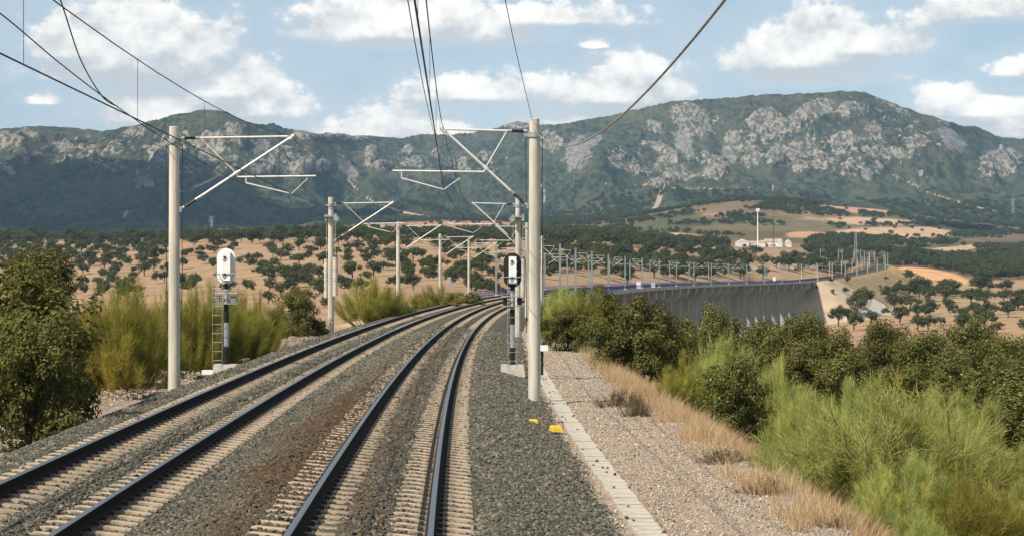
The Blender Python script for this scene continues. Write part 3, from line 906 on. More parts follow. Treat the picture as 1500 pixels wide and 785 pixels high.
rng = np.random.default_rng(11)
SLP = 0.6
def sleeper_gap(s, u):
    """true where a stone may lie: not on the bare ends of the sleepers"""
    ok = np.ones(s.shape, bool)
    for c in (0.0, UL):
        du = np.abs(u - c)
        on = (du > 0.26) & (du < 1.32)
        q = np.abs((s / SLP) - np.round(s / SLP)) * SLP
        ok &= ~(on & (q < 0.155)) | (rng.random(s.shape) < np.where((du < 0.42), 0.45, np.where((du < 0.58) | (du > 1.15), 0.16, 0.025)))
        ok &= ~((np.abs(du - 0.755) < 0.085))
    bury = (u > -1.36) & (u < -0.86) & (rng.random(s.shape) < 0.72) & (s > 26) & (s < 60)
    ok |= bury
    # the high side of the right track is half buried
    return ok
def ballast_points(s0, s1, dens, size):
    n = int((s1 - s0) * 11.6 * dens)
    s = rng.uniform(s0, s1, n); u = rng.uniform(-8.15, 3.5, n)
    k = sleeper_gap(s, u)
    s, u = s[k], u[k]
    x, y = on_line(s, u)
    sz = size * np.clip(rng.lognormal(0, 0.3, len(s)), 0.5, 1.9)
    z = zline(s) + bed(u) + rng.uniform(-0.012, 0.016, len(s))
    sn = np.clip(stain(s, u) * (0.55 + 0.9 * vnoise(x * 1.7, y * 0.9, 7)), 0, 1)
    return np.stack([x, y, z], -1), sz, sn
b1 = [ballast_points(19, 34, 420, 0.026), ballast_points(34, 52, 330, 0.029), ballast_points(52, 80, 190, 0.036), ballast_points(80, 125, 80, 0.05)]
pts = np.concatenate([b[0] for b in b1]); szs = np.concatenate([b[1] for b in b1]); stns = np.concatenate([b[2] for b in b1])
_n = 46
_s = rng.uniform(24, 85, _n); _u = 3.45 + np.abs(rng.normal(size=_n)) * 0.28
_x, _y = on_line(_s, _u)
pts = np.concatenate([pts, np.stack([_x, _y, np.where(_u < 3.96, -.725, -.80) + 0 * _s], -1)]); szs = np.concatenate([szs, rng.uniform(.022, .042, _n)]); stns = np.concatenate([stns, np.zeros(_n)])
sel = rng.integers(0, 3, len(pts))
for k in range(3):
    tag(scatter_stones('ballast_stones', pts[sel == k], szs[sel == k], M_STONE, 3 + k, stn=stns[sel == k]), 'loose grey ballast stones between and beside the tracks', 'ballast')
def path_points(s0, s1, dens, size, u0=3.0, u1=6.9):
    n = int((s1 - s0) * (u1 - u0) * dens)
    s = rng.uniform(s0, s1, n); u = rng.uniform(u0, u1, n)
    k = ~((u > 3.5) & (u < 4.0))
    s, u = s[k], u[k]
    x, y = on_line(s, u)
    z = zline(s) - 0.80 - 0.02 * (u - 3.5) + rng.uniform(-0.008, 0.012, len(s)) + fbm(s * 0.8, u * 2.3, 3, 71) * 0.03
    return np.stack([x, y, z], -1), size * rng.lognormal(0, 0.38, len(s))
b1 = [path_points(24, 44, 330, 0.014), path_points(44, 75, 190, 0.017), path_points(75, 140, 80, 0.022), path_points(36, 70, 50, 0.02, -9.4, -7.9), path_points(70, 130, 30, 0.025, -9.4, -7.9)]
pts = np.concatenate([b[0] for b in b1]); szs = np.concatenate([b[1] for b in b1])
tag(scatter_stones('path_pebbles', pts, szs, M_PEBBLE, 17), 'small tan and grey stones strewn on the gravel path', 'gravel')

# ================================================================ the two tracks
def rail_profile(u0, zc):
    # running rail: foot, web, head (u, z below rail top), head flag
    pr = [(-.075, -.172, 0), (-.075, -.160, 0), (-.012, -.135, 0), (-.009, -.05, 0), (-.036, -.038, 0), (-.036, -.010, 0), (-.0355, -.009, 1), (-.026, 0, 1), (.026, 0, 1), (.0355, -.009, 1), (.036, -.010, 0), (.036, -.038, 0), (.009, -.05, 0), (.012, -.135, 0), (.075, -.160, 0), (.075, -.172, 0)]
    out = []
    for a, b, h in pr:
        uu = u0 + a
        out.append((uu, zc(uu) + b, h))
    return out
def make_sleeper_mesh():
    m = MB()
    # cross sections along the sleeper: (x, half width bottom, half width top, top z)
    secs = [(-1.30, .135, .10, -.205), (-1.24, .145, .112, -.190), (-0.34, .145, .112, -.192), (-0.18, .125, .09, -.215), (0.18, .125, .09, -.215), (0.34, .145, .112, -.192), (1.24, .145, .112, -.190), (1.30, .135, .10, -.205)]
    vs = []
    for x, hb, ht, zt in secs:
        vs += [(x, -hb, -.42), (x, hb, -.42), (x, ht, zt), (x, -ht, zt)]
    fs = [(0, 3, 2, 1), (28, 29, 30, 31)]
    for i in range(7):
        b = i * 4
        for j in range(4):
            fs.append((b + j, b + (j + 1) % 4, b + 4 + (j + 1) % 4, b + 4 + j))
    m._add(vs, fs, 0)
    for sx in (-.7535, .7535):
        for q in (-.115, .115):
            m.box((sx + q, 0, -.165), (.075, .10, .055), 1, taper=0.7)
    return m.mesh('sleeper', [M_SLEEPER, M_CLIP])
SLEEPER_ME = make_sleeper_mesh()

def make_track(uc, dz, label):
    root = tag(empty('railway_track'), label, 'railway track')
    zc = lambda u: dz - CANT * (u - uc)
    sv_ = np.concatenate([np.arange(2, 160, 1.0), np.arange(160, 420, 3.0), np.arange(420, S_END - 60, 6.0)])
    for side in (-1, 1):
        pr = rail_profile(uc + side * .7535, zc)
        me = sweep('rail', [(a, b) for a, b, h in pr], sv_, M_RAIL)
        hd = np.tile(np.array([h for a, b, h in pr], np.float32), len(sv_))
        at = me.attributes.new('head', 'FLOAT', 'POINT')
        at.data.foreach_set('value', hd)
        me.polygons.foreach_set('use_smooth', np.zeros(len(me.polygons), bool))
        obj('rail', me, root)
    phi = math.atan(CANT)
    k0 = int(20 / SLP)
    for i in range(150):
        s = (k0 + i) * SLP
        o_ = obj('sleeper', SLEEPER_ME, root)
        o_.location = P(s, uc, dz)
        o_.rotation_euler = (0, phi, -heading(s))
    # the sleepers farther on, too small to pick apart
    ss_ = np.arange((k0 + 150) * SLP, 330, SLP)
    base = np.array([v.co for v in SLEEPER_ME.vertices][:32])
    fb = np.array([[(b * 4 + j), b * 4 + (j + 1) % 4, b * 4 + 4 + (j + 1) % 4, b * 4 + 4 + j] for b in range(7) for j in range(4)])
    V, F = [], []
    for i, s in enumerate(ss_):
        h = heading(s); p = P(s, uc, dz)
        x = base[:, 0]; zz = base[:, 2] - CANT * x
        V.append(np.stack([p.x + x * math.cos(h) + base[:, 1] * math.sin(h), p.y - x * math.sin(h) + base[:, 1] * math.cos(h), p.z + zz], -1))
        F.append(fb + i * 32)
    o_ = obj('distant_sleepers', mesh_np('distant_sleepers', np.concatenate(V), np.concatenate(F), M_SLEEPER), root)
    o_['kind'] = 'stuff'
    m = MB()
    m.path([P(s, uc + 0.02 * math.sin(s * .37), dz - .175 + 0.012 * math.sin(s * 1.7)) for s in np.arange(18, 140, 1.0)], .022, 5)
    m.build('cable', M_WIRE, root)
    return root
make_track(0.0, 0.0, 'right-hand railway track on tan concrete sleepers, running straight under the viewer')
make_track(UL, DZL, 'left-hand railway track on tan concrete sleepers beside the left masts')

# ---------------------------------------------------------------- cable channel with cover slabs
ch = tag(empty('cable_channel', P(30, 3.75, -.8)), 'pale concrete cable channel with cover slabs along the ballast edge', 'cable channel')
ch.matrix_world = Matrix.Identity(4)
sl = MB().box((0, 0, 0), (.40, .985, .07)).mesh('cover_slab', M_SLAB)
rr = random.Random(4)
for i in range(118):
    s = 20.5 + i
    o_ = obj('cover_slab', sl, ch)
    o_.location = P(s, 3.75 + rr.uniform(-.014, .014), -.775 + rr.uniform(-.009, .009))
    o_.rotation_euler = (rr.uniform(-.008, .008), rr.uniform(-.02, .02), -heading(s) + rr.uniform(-.014, .014))
ml = sweep('channel_side', [(3.955, -1.0), (3.955, -.790), (3.985, -.790), (3.985, -1.0)], np.arange(20, 140, 2.0), M_SLAB, smooth=False)
obj('channel_side', ml, ch)
ml = sweep('distant_slabs', [(3.55, -.9), (3.55, -.75), (3.95, -.75), (3.95, -.9)], np.arange(138.2, V0, 4.0), M_SLAB, smooth=False)
obj('distant_slabs', ml, ch)['kind'] = 'stuff'

# ================================================================ catenary masts
def insulator(m, p0, p1, mi_rib, mi_cap, r=.065, ribs=6):
    p0, p1 = Vector(p0), Vector(p1)
    L = (p1 - p0)
    m.tube(p0, p0 + L * .2, .05, .05, 8, mi_cap)
    m.tube(p1 - L * .2, p1, .05, .045, 8, mi_cap)
    m.tube(p0 + L * .2, p1 - L * .2, .034, .034, 8, mi_rib)
    for i in range(ribs):
        a = p0 + L * (.24 + .52 * i / (ribs - 1))
        m.tube(a - L * .016, a + L * .016, r, r * .85, 10, mi_rib)

def make_mast(s, side, am, style, label, group, weights=False, detail=True, contact=None, base_drop=None):
    """side +1: right of the line. am: reach of the catenary from the mast"""
    tr_u, tr_z = (0.0, 0.0) if side > 0 else (UL, DZL)
    off = 3.08 if side > 0 else -3.22
    u = tr_u + off
    zb = -.70 if base_drop is None else base_drop
    p = P(s, u, zb)
    hdg = heading(s)
    ang = -hdg + (math.pi if side > 0 else 0.0)
    root = tag(empty('catenary_mast', p, ang), label, 'mast', group)
    Z = lambda z: z - zb
    top = 7.22
    if style == 'concrete':
        m = MB()
        m.tube((0, 0, -.5), (0, 0, Z(top)), .180, .146, 20)
        m.tube((0, 0, Z(top)), (0, 0, Z(top) + .02), .150, .140, 20)
        m.build('pole', M_POLE, root)
        if detail:
            m = MB()
            m.tube((0, 0, Z(6.72)), (0, 0, Z(6.86)), .190, .190, 16)
            m.box((.0, 0, Z(6.79)), (.62, .10, .09))
            m.tube((0, -.30, Z(6.82)), (0, -.16, Z(6.82)), .075, .075, 12)
            m.box((.17, 0, Z(4.78)), (.12, .14, .16))
            m.build('bracket', M_CAPM, root)
    else:
        m = MB()
        m.box((0, -.10, Z(top) / 2 - .2), (.30, .02, Z(top) + .4))
        m.box((0, .10, Z(top) / 2 - .2), (.30, .02, Z(top) + .4))
        m.box((0, 0, Z(top) / 2 - .2), (.03, .18, Z(top) + .4))
        m.build('pole', M_STEELG, root)
        m = MB()
        m.box((0, 0, .15), (.6, .6, .5), taper=.8)
        m.build('footing', M_CONC, root)
    nt = 8 if detail else 5
    xm = am
    jx = .2 + (xm - .2) * .50
    dz_ = 4.78
    jz = dz_ + (6.93 - dz_) * ((jx - .2) / (xm - .2))
    m = MB()
    m.tube((.72, 0, Z(6.90)), (xm + .05, 0, Z(6.95)), .030, .030, nt)
    m.build('top_tube', M_ALU, root)
    m = MB()
    dv = Vector((xm - .2, 0, 6.93 - dz_)).normalized()
    a = Vector((.2, 0, Z(dz_)))
    q0 = a + dv * .62
    m.tube(q0, (xm, 0, Z(6.93)), .038, .038, nt)
    if detail:
        m.tube((xm - .05, 0, Z(6.86)), (xm + .08, 0, Z(6.99)), .06, .06, 8)
        m.tube(Vector((jx, 0, Z(jz))) - dv * .08, Vector((jx, 0, Z(jz))) + dv * .08, .055, .055, 8)
    m.build('bracket_tube', M_ALU, root)
    m = MB()
    m.tube((.78, 0, Z(6.88)), (jx, 0, Z(jz)), .017, .017, 6)
    m.build('strut', M_ALU, root)
    m = MB()
    rt = 4.0 if side > 0 else 4.2
    m.tube((jx + .05, 0, Z(5.74)), (max(rt, xm + .5), 0, Z(5.77)), .028, .028, nt)
    m.tube((jx, 0, Z(jz) - .02), (jx + .05, 0, Z(5.74)), .022, .022, 6)
    m.build('registration_tube', M_ALU, root)
    m = MB()
    far = side > 0
    x0_ = rt - .25 if far else xm - 1.35
    m.tube((x0_, 0, Z(5.74)), (x0_, 0, Z(5.56)), .02, .02, 6)
    m.tube((x0_, 0, Z(5.56)), (xm, 0, Z(5.24)), .026, .020, 6)
    m.tube((xm, 0, Z(5.24)), (xm + (-.45 if far else .48), 0, Z(5.56 if far else 5.70)), .010, .010, 5)
    m.build('steady_arm', M_ALU, root)
    for (c0, c1) in (((.2, 0, Z(6.89)), (.74, 0, Z(6.90))), (tuple(a), tuple(q0 + dv * .02))):
        m = MB()
        if detail:
            insulator(m, c0, c1, 0, 1)
        else:
            m.tube(c0, c1, .055, .055, 6)
        m.build('insulator', [M_PORC, M_CAPM], root)
    if detail and style == 'concrete':
        m = MB()
        for bx_ in (-.23, .24):
            m.path([(bx_, 0, Z(6.70)), (bx_ * .96, 0, Z(5.5)), (bx_, 0, Z(3.2)), (bx_ * .9, 0, Z(1.2))], .012, 5)
        m.build('earth_wire', M_WIRE, root)
    if weights:
        for by, tz, n_ in ((-.42, 3.85, 13), (.42, 3.75, 13)):
            m = MB()
            for i in range(n_):
                m.tube((.28 * (1 if by < 0 else -1), by, Z(tz) - .17 * (i + 1) + .012), (.28 * (1 if by < 0 else -1), by, Z(tz) - .17 * i), .15, .15, 12)
            m.tube((.28 * (1 if by < 0 else -1), by, Z(tz)), (.28 * (1 if by < 0 else -1), by, Z(5.9)), .012, .012, 5)
            m.build('tension_weight', M_CONC, root)
        m = MB()
        for by in (-.42, .42):
            m.box((.28 * (1 if by < 0 else -1), by * .9, Z(6.1)), (.16, .2, .38))
            m.tube((.34, by, Z(6.0)), (.34, by * 1.3, Z(6.0)), .16, .16, 12)
        m.box((0, 0, Z(6.15)), (.75, .9, .08))
        m.build('tension_wheel', M_CAPM, root)
    return root

AM_R, AM_L = 2.56, 3.48
RS = [61.7, 125.0, 184.0, 245.0]
LS = [65.0, 124.0, 181.0, 234.0, 279.0]
ordw = ['first', 'second', 'third', 'fourth', 'fifth', 'sixth', 'seventh', 'eighth', 'ninth', 'tenth', 'eleventh', 'twelfth', 'thirteenth', 'fourteenth', 'fifteenth', 'sixteenth', 'seventeenth', 'eighteenth', 'nineteenth', 'twentieth', 'twenty-first', 'twenty-second', 'twenty-third', 'twenty-fourth', 'twenty-fifth', 'twenty-sixth', 'twenty-seventh', 'twenty-eighth']
for i, s in enumerate(RS):
    make_mast(s, 1, AM_R, 'concrete', ['tall concrete catenary mast nearest on the right, beside the black signal', 'second concrete catenary mast on the right, with tension weights, behind the signal', 'third concrete catenary mast along the right side of the line', 'fourth concrete catenary mast on the right, above the shrubs'][i], 'concrete catenary masts before the viaduct', weights=(i == 1), base_drop=-.72)
for i, s in enumerate(LS):
    make_mast(s, -1, AM_L, 'concrete', ['tall concrete catenary mast nearest on the left, beside the white signal', 'second concrete catenary mast on the left, carrying stacks of tension weights', 'third concrete catenary mast on the left, before the round yellow-green broom', 'fourth concrete catenary mast on the left, next to the grey sign', 'fifth concrete catenary mast along the left side of the line'][i], 'concrete catenary masts before the viaduct', weights=(i == 1), base_drop=-.45)
RV = [s for s in np.arange(306.0, V1 - 4, 50.0)]
LV = [s for s in np.arange(328.0, V1 - 4, 50.0)]
for i, s in enumerate(RV):
    make_mast(s, 1, AM_R, 'steel', f'grey steel catenary mast on the near side of the viaduct, {ordw[i]} from the viewer', 'steel masts on the viaduct', detail=False, base_drop=-.5)
for i, s in enumerate(LV):
    make_mast(s, -1, AM_L, 'steel', f'grey steel catenary mast on the far side of the viaduct, {ordw[i]} from the viewer', 'steel masts on the viaduct', detail=False, base_drop=-.5)
RE = [s for s in np.arange(1056.0, S_END - 90, 42.0)]
LE = [s for s in np.arange(1072.0, S_END - 90, 42.0)]
for i, s in enumerate(RE):
    make_mast(s, 1, AM_R, 'concrete', f'pale distant catenary mast past the viaduct on the near side, {ordw[i]} after its end', 'distant masts past the viaduct', detail=False)
for i, s in enumerate(LE):
    make_mast(s, -1, AM_L, 'concrete', f'pale distant catenary mast past the viaduct on the far side, {ordw[i]} after its end', 'distant masts past the viaduct', detail=False)

# ================================================================ overhead wires
def wire(m, p0, p1, sag, r, n=14):
    p0, p1 = Vector(p0), Vector(p1)
    m.path([p0.lerp(p1, t) - Vector((0, 0, 4 * sag * t * (1 - t))) for t in np.linspace(0, 1, n)], r, 5)

def catenary(side, masts, label):
    root = tag(empty('overhead_line'), label, 'overhead wire')
    tr_u = 0.0 if side > 0 else UL
    uu = tr_u + (3.08 - AM_R if side > 0 else -3.22 + AM_L)
    cw, ms = MB(), MB()
    for a, b in zip(masts[:-1], masts[1:]):
        r = .0115 if a < 130 else .009
        A, B = P(a, uu, 5.24), P(b, uu, 5.24)
        wire(cw, A, B, 0.0, r, 3)
        C, D_ = P(a, uu, 6.95), P(b, uu, 6.95)
        sg = .78 * ((b - a) / 62.0) ** 2
        wire(ms, C, D_, sg, r * .8, 16)
        if b < 340:
            # stitch wire: doubles the messenger near each mast
            st = MB()
            n_ = 7
            for i in range(n_):
                t = (i + .5) / n_
                top = C.lerp(D_, t) - Vector((0, 0, 4 * sg * t * (1 - t)))
                d_ = MB()
                d_.tube(A.lerp(B, t), top, .0045, .0045, 4)
                d_.build('dropper', M_WIRE, root)
    cw.build('contact_wire', M_WIRE, root)
    ms.build('messenger_wire', M_WIRE, root)
    return root
catenary(1, [-2.0] + RS + RV[0::1], 'dark contact and messenger wires hung over the right-hand track')
catenary(-1, [3.0] + LS + LV, 'dark contact and messenger wires hung over the left-hand track')

def poly_wire(name, pts, r, mat, label):
    m = MB()
    # smooth curve through the points
    P_ = [Vector(p) for p in pts]
    out = []
    for i in range(len(P_) - 1):
        a, b, c, d_ = P_[max(i - 1, 0)], P_[i], P_[i + 1], P_[min(i + 2, len(P_) - 1)]
        for t in np.linspace(0, 1, 10, endpoint=(i == len(P_) - 2)):
            out.append(.5 * ((2 * b) + (c - a) * t + (2 * a - 5 * b + 4 * c - d_) * t * t + (3 * b - a - 3 * c + d_) * t ** 3))
    m.path(out, r, 6)
    return tag(m.build(name, mat), label, 'wire')
def at(px, py, d_):
    return ((px - CX) / FOC * d_, d_, EYE - (py - HY) / FOC * d_)
poly_wire('feeder_cable', [(.6 + (61.6 - q_) * .0245, q_, 4.88 + (q_ - 26) ** 2 * .00166) for q_ in np.linspace(61.6, -4, 24)], .013, M_CABLE, 'thick grey feeder cable sagging from the nearest right mast to upper right')
poly_wire('return_wire', [tuple(P(65.0, -7.75, 6.6)), at(190, 206, 56), at(120, 221, 50), at(0, 225, 43), (-9.6, 22, 4.9), (-9.3, 4, 6.0)], .012, M_CABLE, 'thin return wire sagging from the nearest left mast to the left edge')
poly_wire('anchor_wire', [tuple(P(61.7, 3.02, 7.2)), at(757, 80, 46), at(740, 0, 38), at(690, -240, 25)], .008, M_WIRE, 'thin single wire running up from the top of the nearest right mast')
poly_wire('spare_wire', [at(-80, -30, 19), at(0, 20, 22.5), at(90, 95, 27), at(172, 157, 31.6), at(255, 213, 40), at(340, 262, 58), at(420, 299, 88), at(490, 322, 124)], .008, M_WIRE, 'second thin wire crossing below the left contact wire past the left mast')
poly_wire('jumper_wire', [at(60, -60, 24), at(88, 0, 25.5), at(118, 88, 28), at(150, 142, 30.5), at(172, 156.5, 31.6)], .009, M_WIRE, 'thin jumper wire curving down to the left contact wire at upper left')
poly_wire('stitch_wire', [at(585, -40, 19), at(597, 0, 21), at(610, 75, 26), at(625, 150, 36), at(636, 197, 61.5)], .006, M_WIRE, 'thin stitch wire close beside the right messenger wire')

# ================================================================ signals seen from behind
def make_signal(s, u, zb, white, label):
    p = P(s, u, zb)
    root = tag(empty('railway_signal', p, -heading(s)), label, 'signal')
    W, B, G = M_WHITE, M_BLACK, M_GALV
    # the near face is at -y
    m = MB(); m.box((0, 0, .16), (.86, .74, .42), taper=.9); m.build('footing', M_CONC, root)
    m = MB()
    for i, (z0, z1) in enumerate(((.34, .95), (.95, 1.75), (1.75, 2.35), (2.35, 3.05))):
        m.tube((0, 0, z0), (0, 0, z1), .085, .085, 14, mi=(0 if i % 2 == 0 else 1))
    m.tube((0, 0, .34), (0, 0, .38), .16, .16, 12, mi=0)
    m.build('post', [B, G], root)
    zc = 3.05 + .28
    def oval(m_, hw, hh, y0, y1, zc_):
        n = 14
        poly = [(hw * math.cos(t), (hh - hw) + hw * math.sin(t)) for t in np.linspace(0, math.pi, n)] + [(hw * math.cos(t), -(hh - hw) + hw * math.sin(t)) for t in np.linspace(math.pi, 2 * math.pi, n)]
        m_.prism(poly, y0, y1, lambda a_, b_, t_: (a_, t_, zc_ + b_))
    zc = 3.62
    m = MB(); oval(m, .305, .60, -.06, -.02, zc); m.build('board', W if white else B, root)
    m = MB()
    m.box((.03 if white else 0, -.19, zc), (.26, .25, .94))
    bx = m.build('lamp_housing', W, root)
    m = MB()
    for dz_ in (-.30, -.02, .28):
        m.box((.155 if white else .135, -.2, zc + dz_), (.035, .2, .09))
    m.build('hinge', W, bx)
    m = MB()
    for dz_ in (.26, -.30):
        m.path([(-.06, -.325, zc + dz_ + .07), (-.02, -.35, zc + dz_), (-.07, -.34, zc + dz_ - .06)], .016, 6)
        m.tube((-.01, -.32, zc + dz_ + .05), (-.01, -.36, zc + dz_ + .05), .035, .035, 8)
    m.build('latch', B, bx)
    m = MB(); m.tube((0, 0, 2.9), (0, -.05, 3.06), .10, .07, 12); m.build('neck', B, root)
    # platform box and cage
    m = MB()
    for sx in (-.24, .24):
        m.box((sx, -.02, 2.55), (.17, .22, .26))
    m.build('relay_box', M_BLACK if not white else M_STEELG, root)
    m = MB()
    for z_ in (2.38, 2.72):
        m.tube((-.38, -.2, z_), (.38, -.2, z_), .018, .018, 6)
        m.tube((-.38, .15, z_), (.38, .15, z_), .018, .018, 6)
        for sx in (-.38, .38):
            m.tube((sx, -.2, z_), (sx, .15, z_), .018, .018, 6)
    m.box((0, -.05, 2.38), (.72, .34, .02))
    m.build('platform', G, root)
    lx = -.26 if white else -.01
    lad = MB()
    w_ = .20
    for sx in (-w_, w_):
        lad.tube((lx + sx * .8, -.34, .25), (lx + sx * .8, -.30, 3.3 if not white else 3.35), .009, .009, 6)
    ld = lad.build('ladder', G, root)
    for i in range(10):
        m = MB()
        z_ = .5 + i * .3
        m.tube((lx - w_ * .8, -.335, z_), (lx + w_ * .8, -.335, z_), .009, .009, 6)
        m.build('rung', G, ld)
    m = MB()
    m.tube((-.32, -.34, 3.38), (.32, -.34, 3.38), .016, .016, 6)
    for sx in (-.32, .32):
        m.tube((sx, -.34, 3.38), (sx * .8, -.05, 3.38), .016, .016, 6)
    m.build('guard_rail', G, root)
    if white:
        m = MB(); m.box((-.62, 0, .1), (.36, .3, .14)); m.build('junction_box', M_WHITE, root)
    return root
make_signal(73.0, UL - 2.62, -.50, True, 'white oval signal board seen from behind, on a ladder post at left')
make_signal(75.5, 2.64, -.62, False, 'black oval signal board with white housing, on a ladder post at right')

# yellow markers and small trackside boxes
for px, py, wd, lb in ((781, 621, .26, 'small yellow block on the ballast, the left of a pair'), (814, 630.5, .34, 'larger yellow block beside the cable channel, the right of a pair')):
    d_ = FOC * (EYE + .70) / (py - HY)
    m = MB()
    m.box((0, 0, .0), (wd * .92, .24, .12), taper=.86)
    m.box((0, 0, .07), (wd * .7, .17, .024), taper=.9)
    x_ = (px - CX) / FOC * d_
    o_ = m.build('marker_block', M_YELLOW, None, (x_, d_, -.66))
    tag(o_, lb, 'marker', 'yellow marker blocks')
bx = tag(empty('trackside_box', P(78.0, 3.72, -.8), -heading(78)), 'small pale box on a dark post behind the nearest right mast', 'box')
m = MB(); m.tube((0, 0, 0), (0, 0, .95), .05, .05, 8); m.build('post', M_BLACK, bx)
m = MB(); m.box((.04, 0, 1.03), (.34, .24, .2)); m.build('case', M_WHITE, bx)
sg = tag(empty('track_sign', P(243, UL - 2.9, -.5), -heading(243)), 'grey back of a tall track sign among the left masts', 'sign')
m = MB(); m.tube((0, 0, 0), (0, 0, 2.9), .06, .06, 8); m.build('post', M_GALV, sg)
m = MB(); m.box((0, -.06, 2.55), (.42, .04, 1.15)); m.box((0, -.09, 2.55), (.06, .03, 1.1)); m.build('plate', M_GALV, sg)
for i, (s, u, h_, lb) in enumerate(((548, 2.9, 1.7, 'white equipment cabinet on the near edge of the viaduct deck'), (590, 2.9, 1.2, 'small white box fixed low on a viaduct mast'), (1000, -7.6, 2.4, 'pale cabinet near the far end of the viaduct'))):
    m = MB(); m.box((0, 0, h_ / 2), (1.0, 1.2, h_)); m.box((0, 0, h_ + .05), (1.15, 1.35, .1))
    tag(m.build('equipment_cabinet', M_WHITE, None, P(s, u, -.5)), lb, 'cabinet')

# ================================================================ viaduct
va = tag(empty('viaduct'), 'long curved concrete viaduct with blue railings crossing the valley', 'viaduct')
vs_ = np.arange(V0 - 1.0, V1 + 1.01, 5.0)
dk = [(-8.6, -.42), (-8.6, -1.25), (-8.35, -1.25), (-7.9, -.98), (-5.4, -1.25), (-5.0, -3.0), (0.7, -3.0), (1.1, -1.25), (3.6, -.98), (4.05, -1.25), (4.3, -1.25), (4.3, -.42), (4.05, -.42), (4.0, -.92), (-8.3, -.92), (-8.35, -.42)]
obj('deck', sweep('deck', dk, vs_, M_BRIDGE, smooth=False, closed=True), va)
for uu in (-8.45, 4.17):
    rl = MB()
    for zr_ in (-.42 + .30, -.42 + .62, -.42 + .95):
        rl.path([P(s, uu, zr_) for s in np.arange(V0, V1 + 1, 6.0)], .045, 4)
    for s in np.arange(V0, V1, 2.5):
        a = P(s, uu, -.45)
        rl.box((a.x, a.y, a.z + .5), (.07, .07, 1.0))
    o_ = rl.build('railing', M_BLUE, va)
def pier_section(s):
    h = heading(s); c = P(s, -2.15, 0)
    x, y = on_line(s, -2.15)
    zg = float(np.min(terrain(np.array([on_line(s, q)[0] for q in (-6, -2, 2)]), np.array([on_line(s, q)[1] for q in (-6, -2, 2)]))))
    return h, c, zg
SP = 23.1
k = 0
for s in np.arange(V0 + 14, V1 - 6, SP):
    h, c, zg = pier_section(s)
    ca, sa = math.cos(h), math.sin(h)
    def mp(a_, b_, t_):
        return (c.x + a_ * ca + t_ * sa, c.y - a_ * sa + t_ * ca, b_)
    zt = float(zline(s))
    m = MB()
    bt = max(zg - 1.5, zt - 40)
    if bt < zt - 5.8:
        m.prism([(-3.6, bt), (3.6, bt), (3.3, zt - 5.4), (-3.3, zt - 5.4)], -.85, .85, mp)
        pr_ = m.build('pier', M_BRIDGE, va)
    m = MB()
    m.prism([(-3.3, zt - 5.4), (3.3, zt - 5.4), (5.75, zt - 3.6), (5.95, zt - 1.32), (4.2, zt - 1.32), (3.9, zt - 3.02), (-3.9, zt - 3.02), (-4.2, zt - 1.32), (-5.95, zt - 1.32), (-5.75, zt - 3.6)], -1.15, 1.15, mp)
    m.build('pier_head', M_BRIDGE, va)
m = MB()
for s in (V0, V1):
    h, c, zg = pier_section(s)
    ca, sa = math.cos(h), math.sin(h)
    def mp(a_, b_, t_):
        return (c.x + a_ * ca + t_ * sa, c.y - a_ * sa + t_ * ca, b_)
    zt = float(zline(s))
    m = MB()
    m.prism([(-6.3, zt - 9), (6.3, zt - 9), (6.3, zt - .95), (-6.3, zt - .95)], -2.2, 2.2, mp)
    m.build('abutment', M_BRIDGE, va)

# ================================================================ plants
def leaf_quads(rng, pos, nrm, size, asp=0.55):
    n = len(pos)
    nrm = nrm / np.linalg.norm(nrm, axis=1, keepdims=True)
    r = rng.normal(size=(n, 3))
    t1 = np.cross(nrm, r); t1 /= np.linalg.norm(t1, axis=1, keepdims=True) + 1e-9
    t2 = np.cross(nrm, t1)
    s = (size * rng.uniform(0.6, 1.3, n))[:, None]
    a = pos + t1 * s
    b = pos + t2 * s * asp + nrm * s * 0.12
    c = pos - t1 * s
    d_ = pos - t2 * s * asp + nrm * s * 0.12
    V = np.stack([a, b, c, d_], 1).reshape(-1, 3)
    F = np.arange(4 * n).reshape(n, 4)
    return V, F

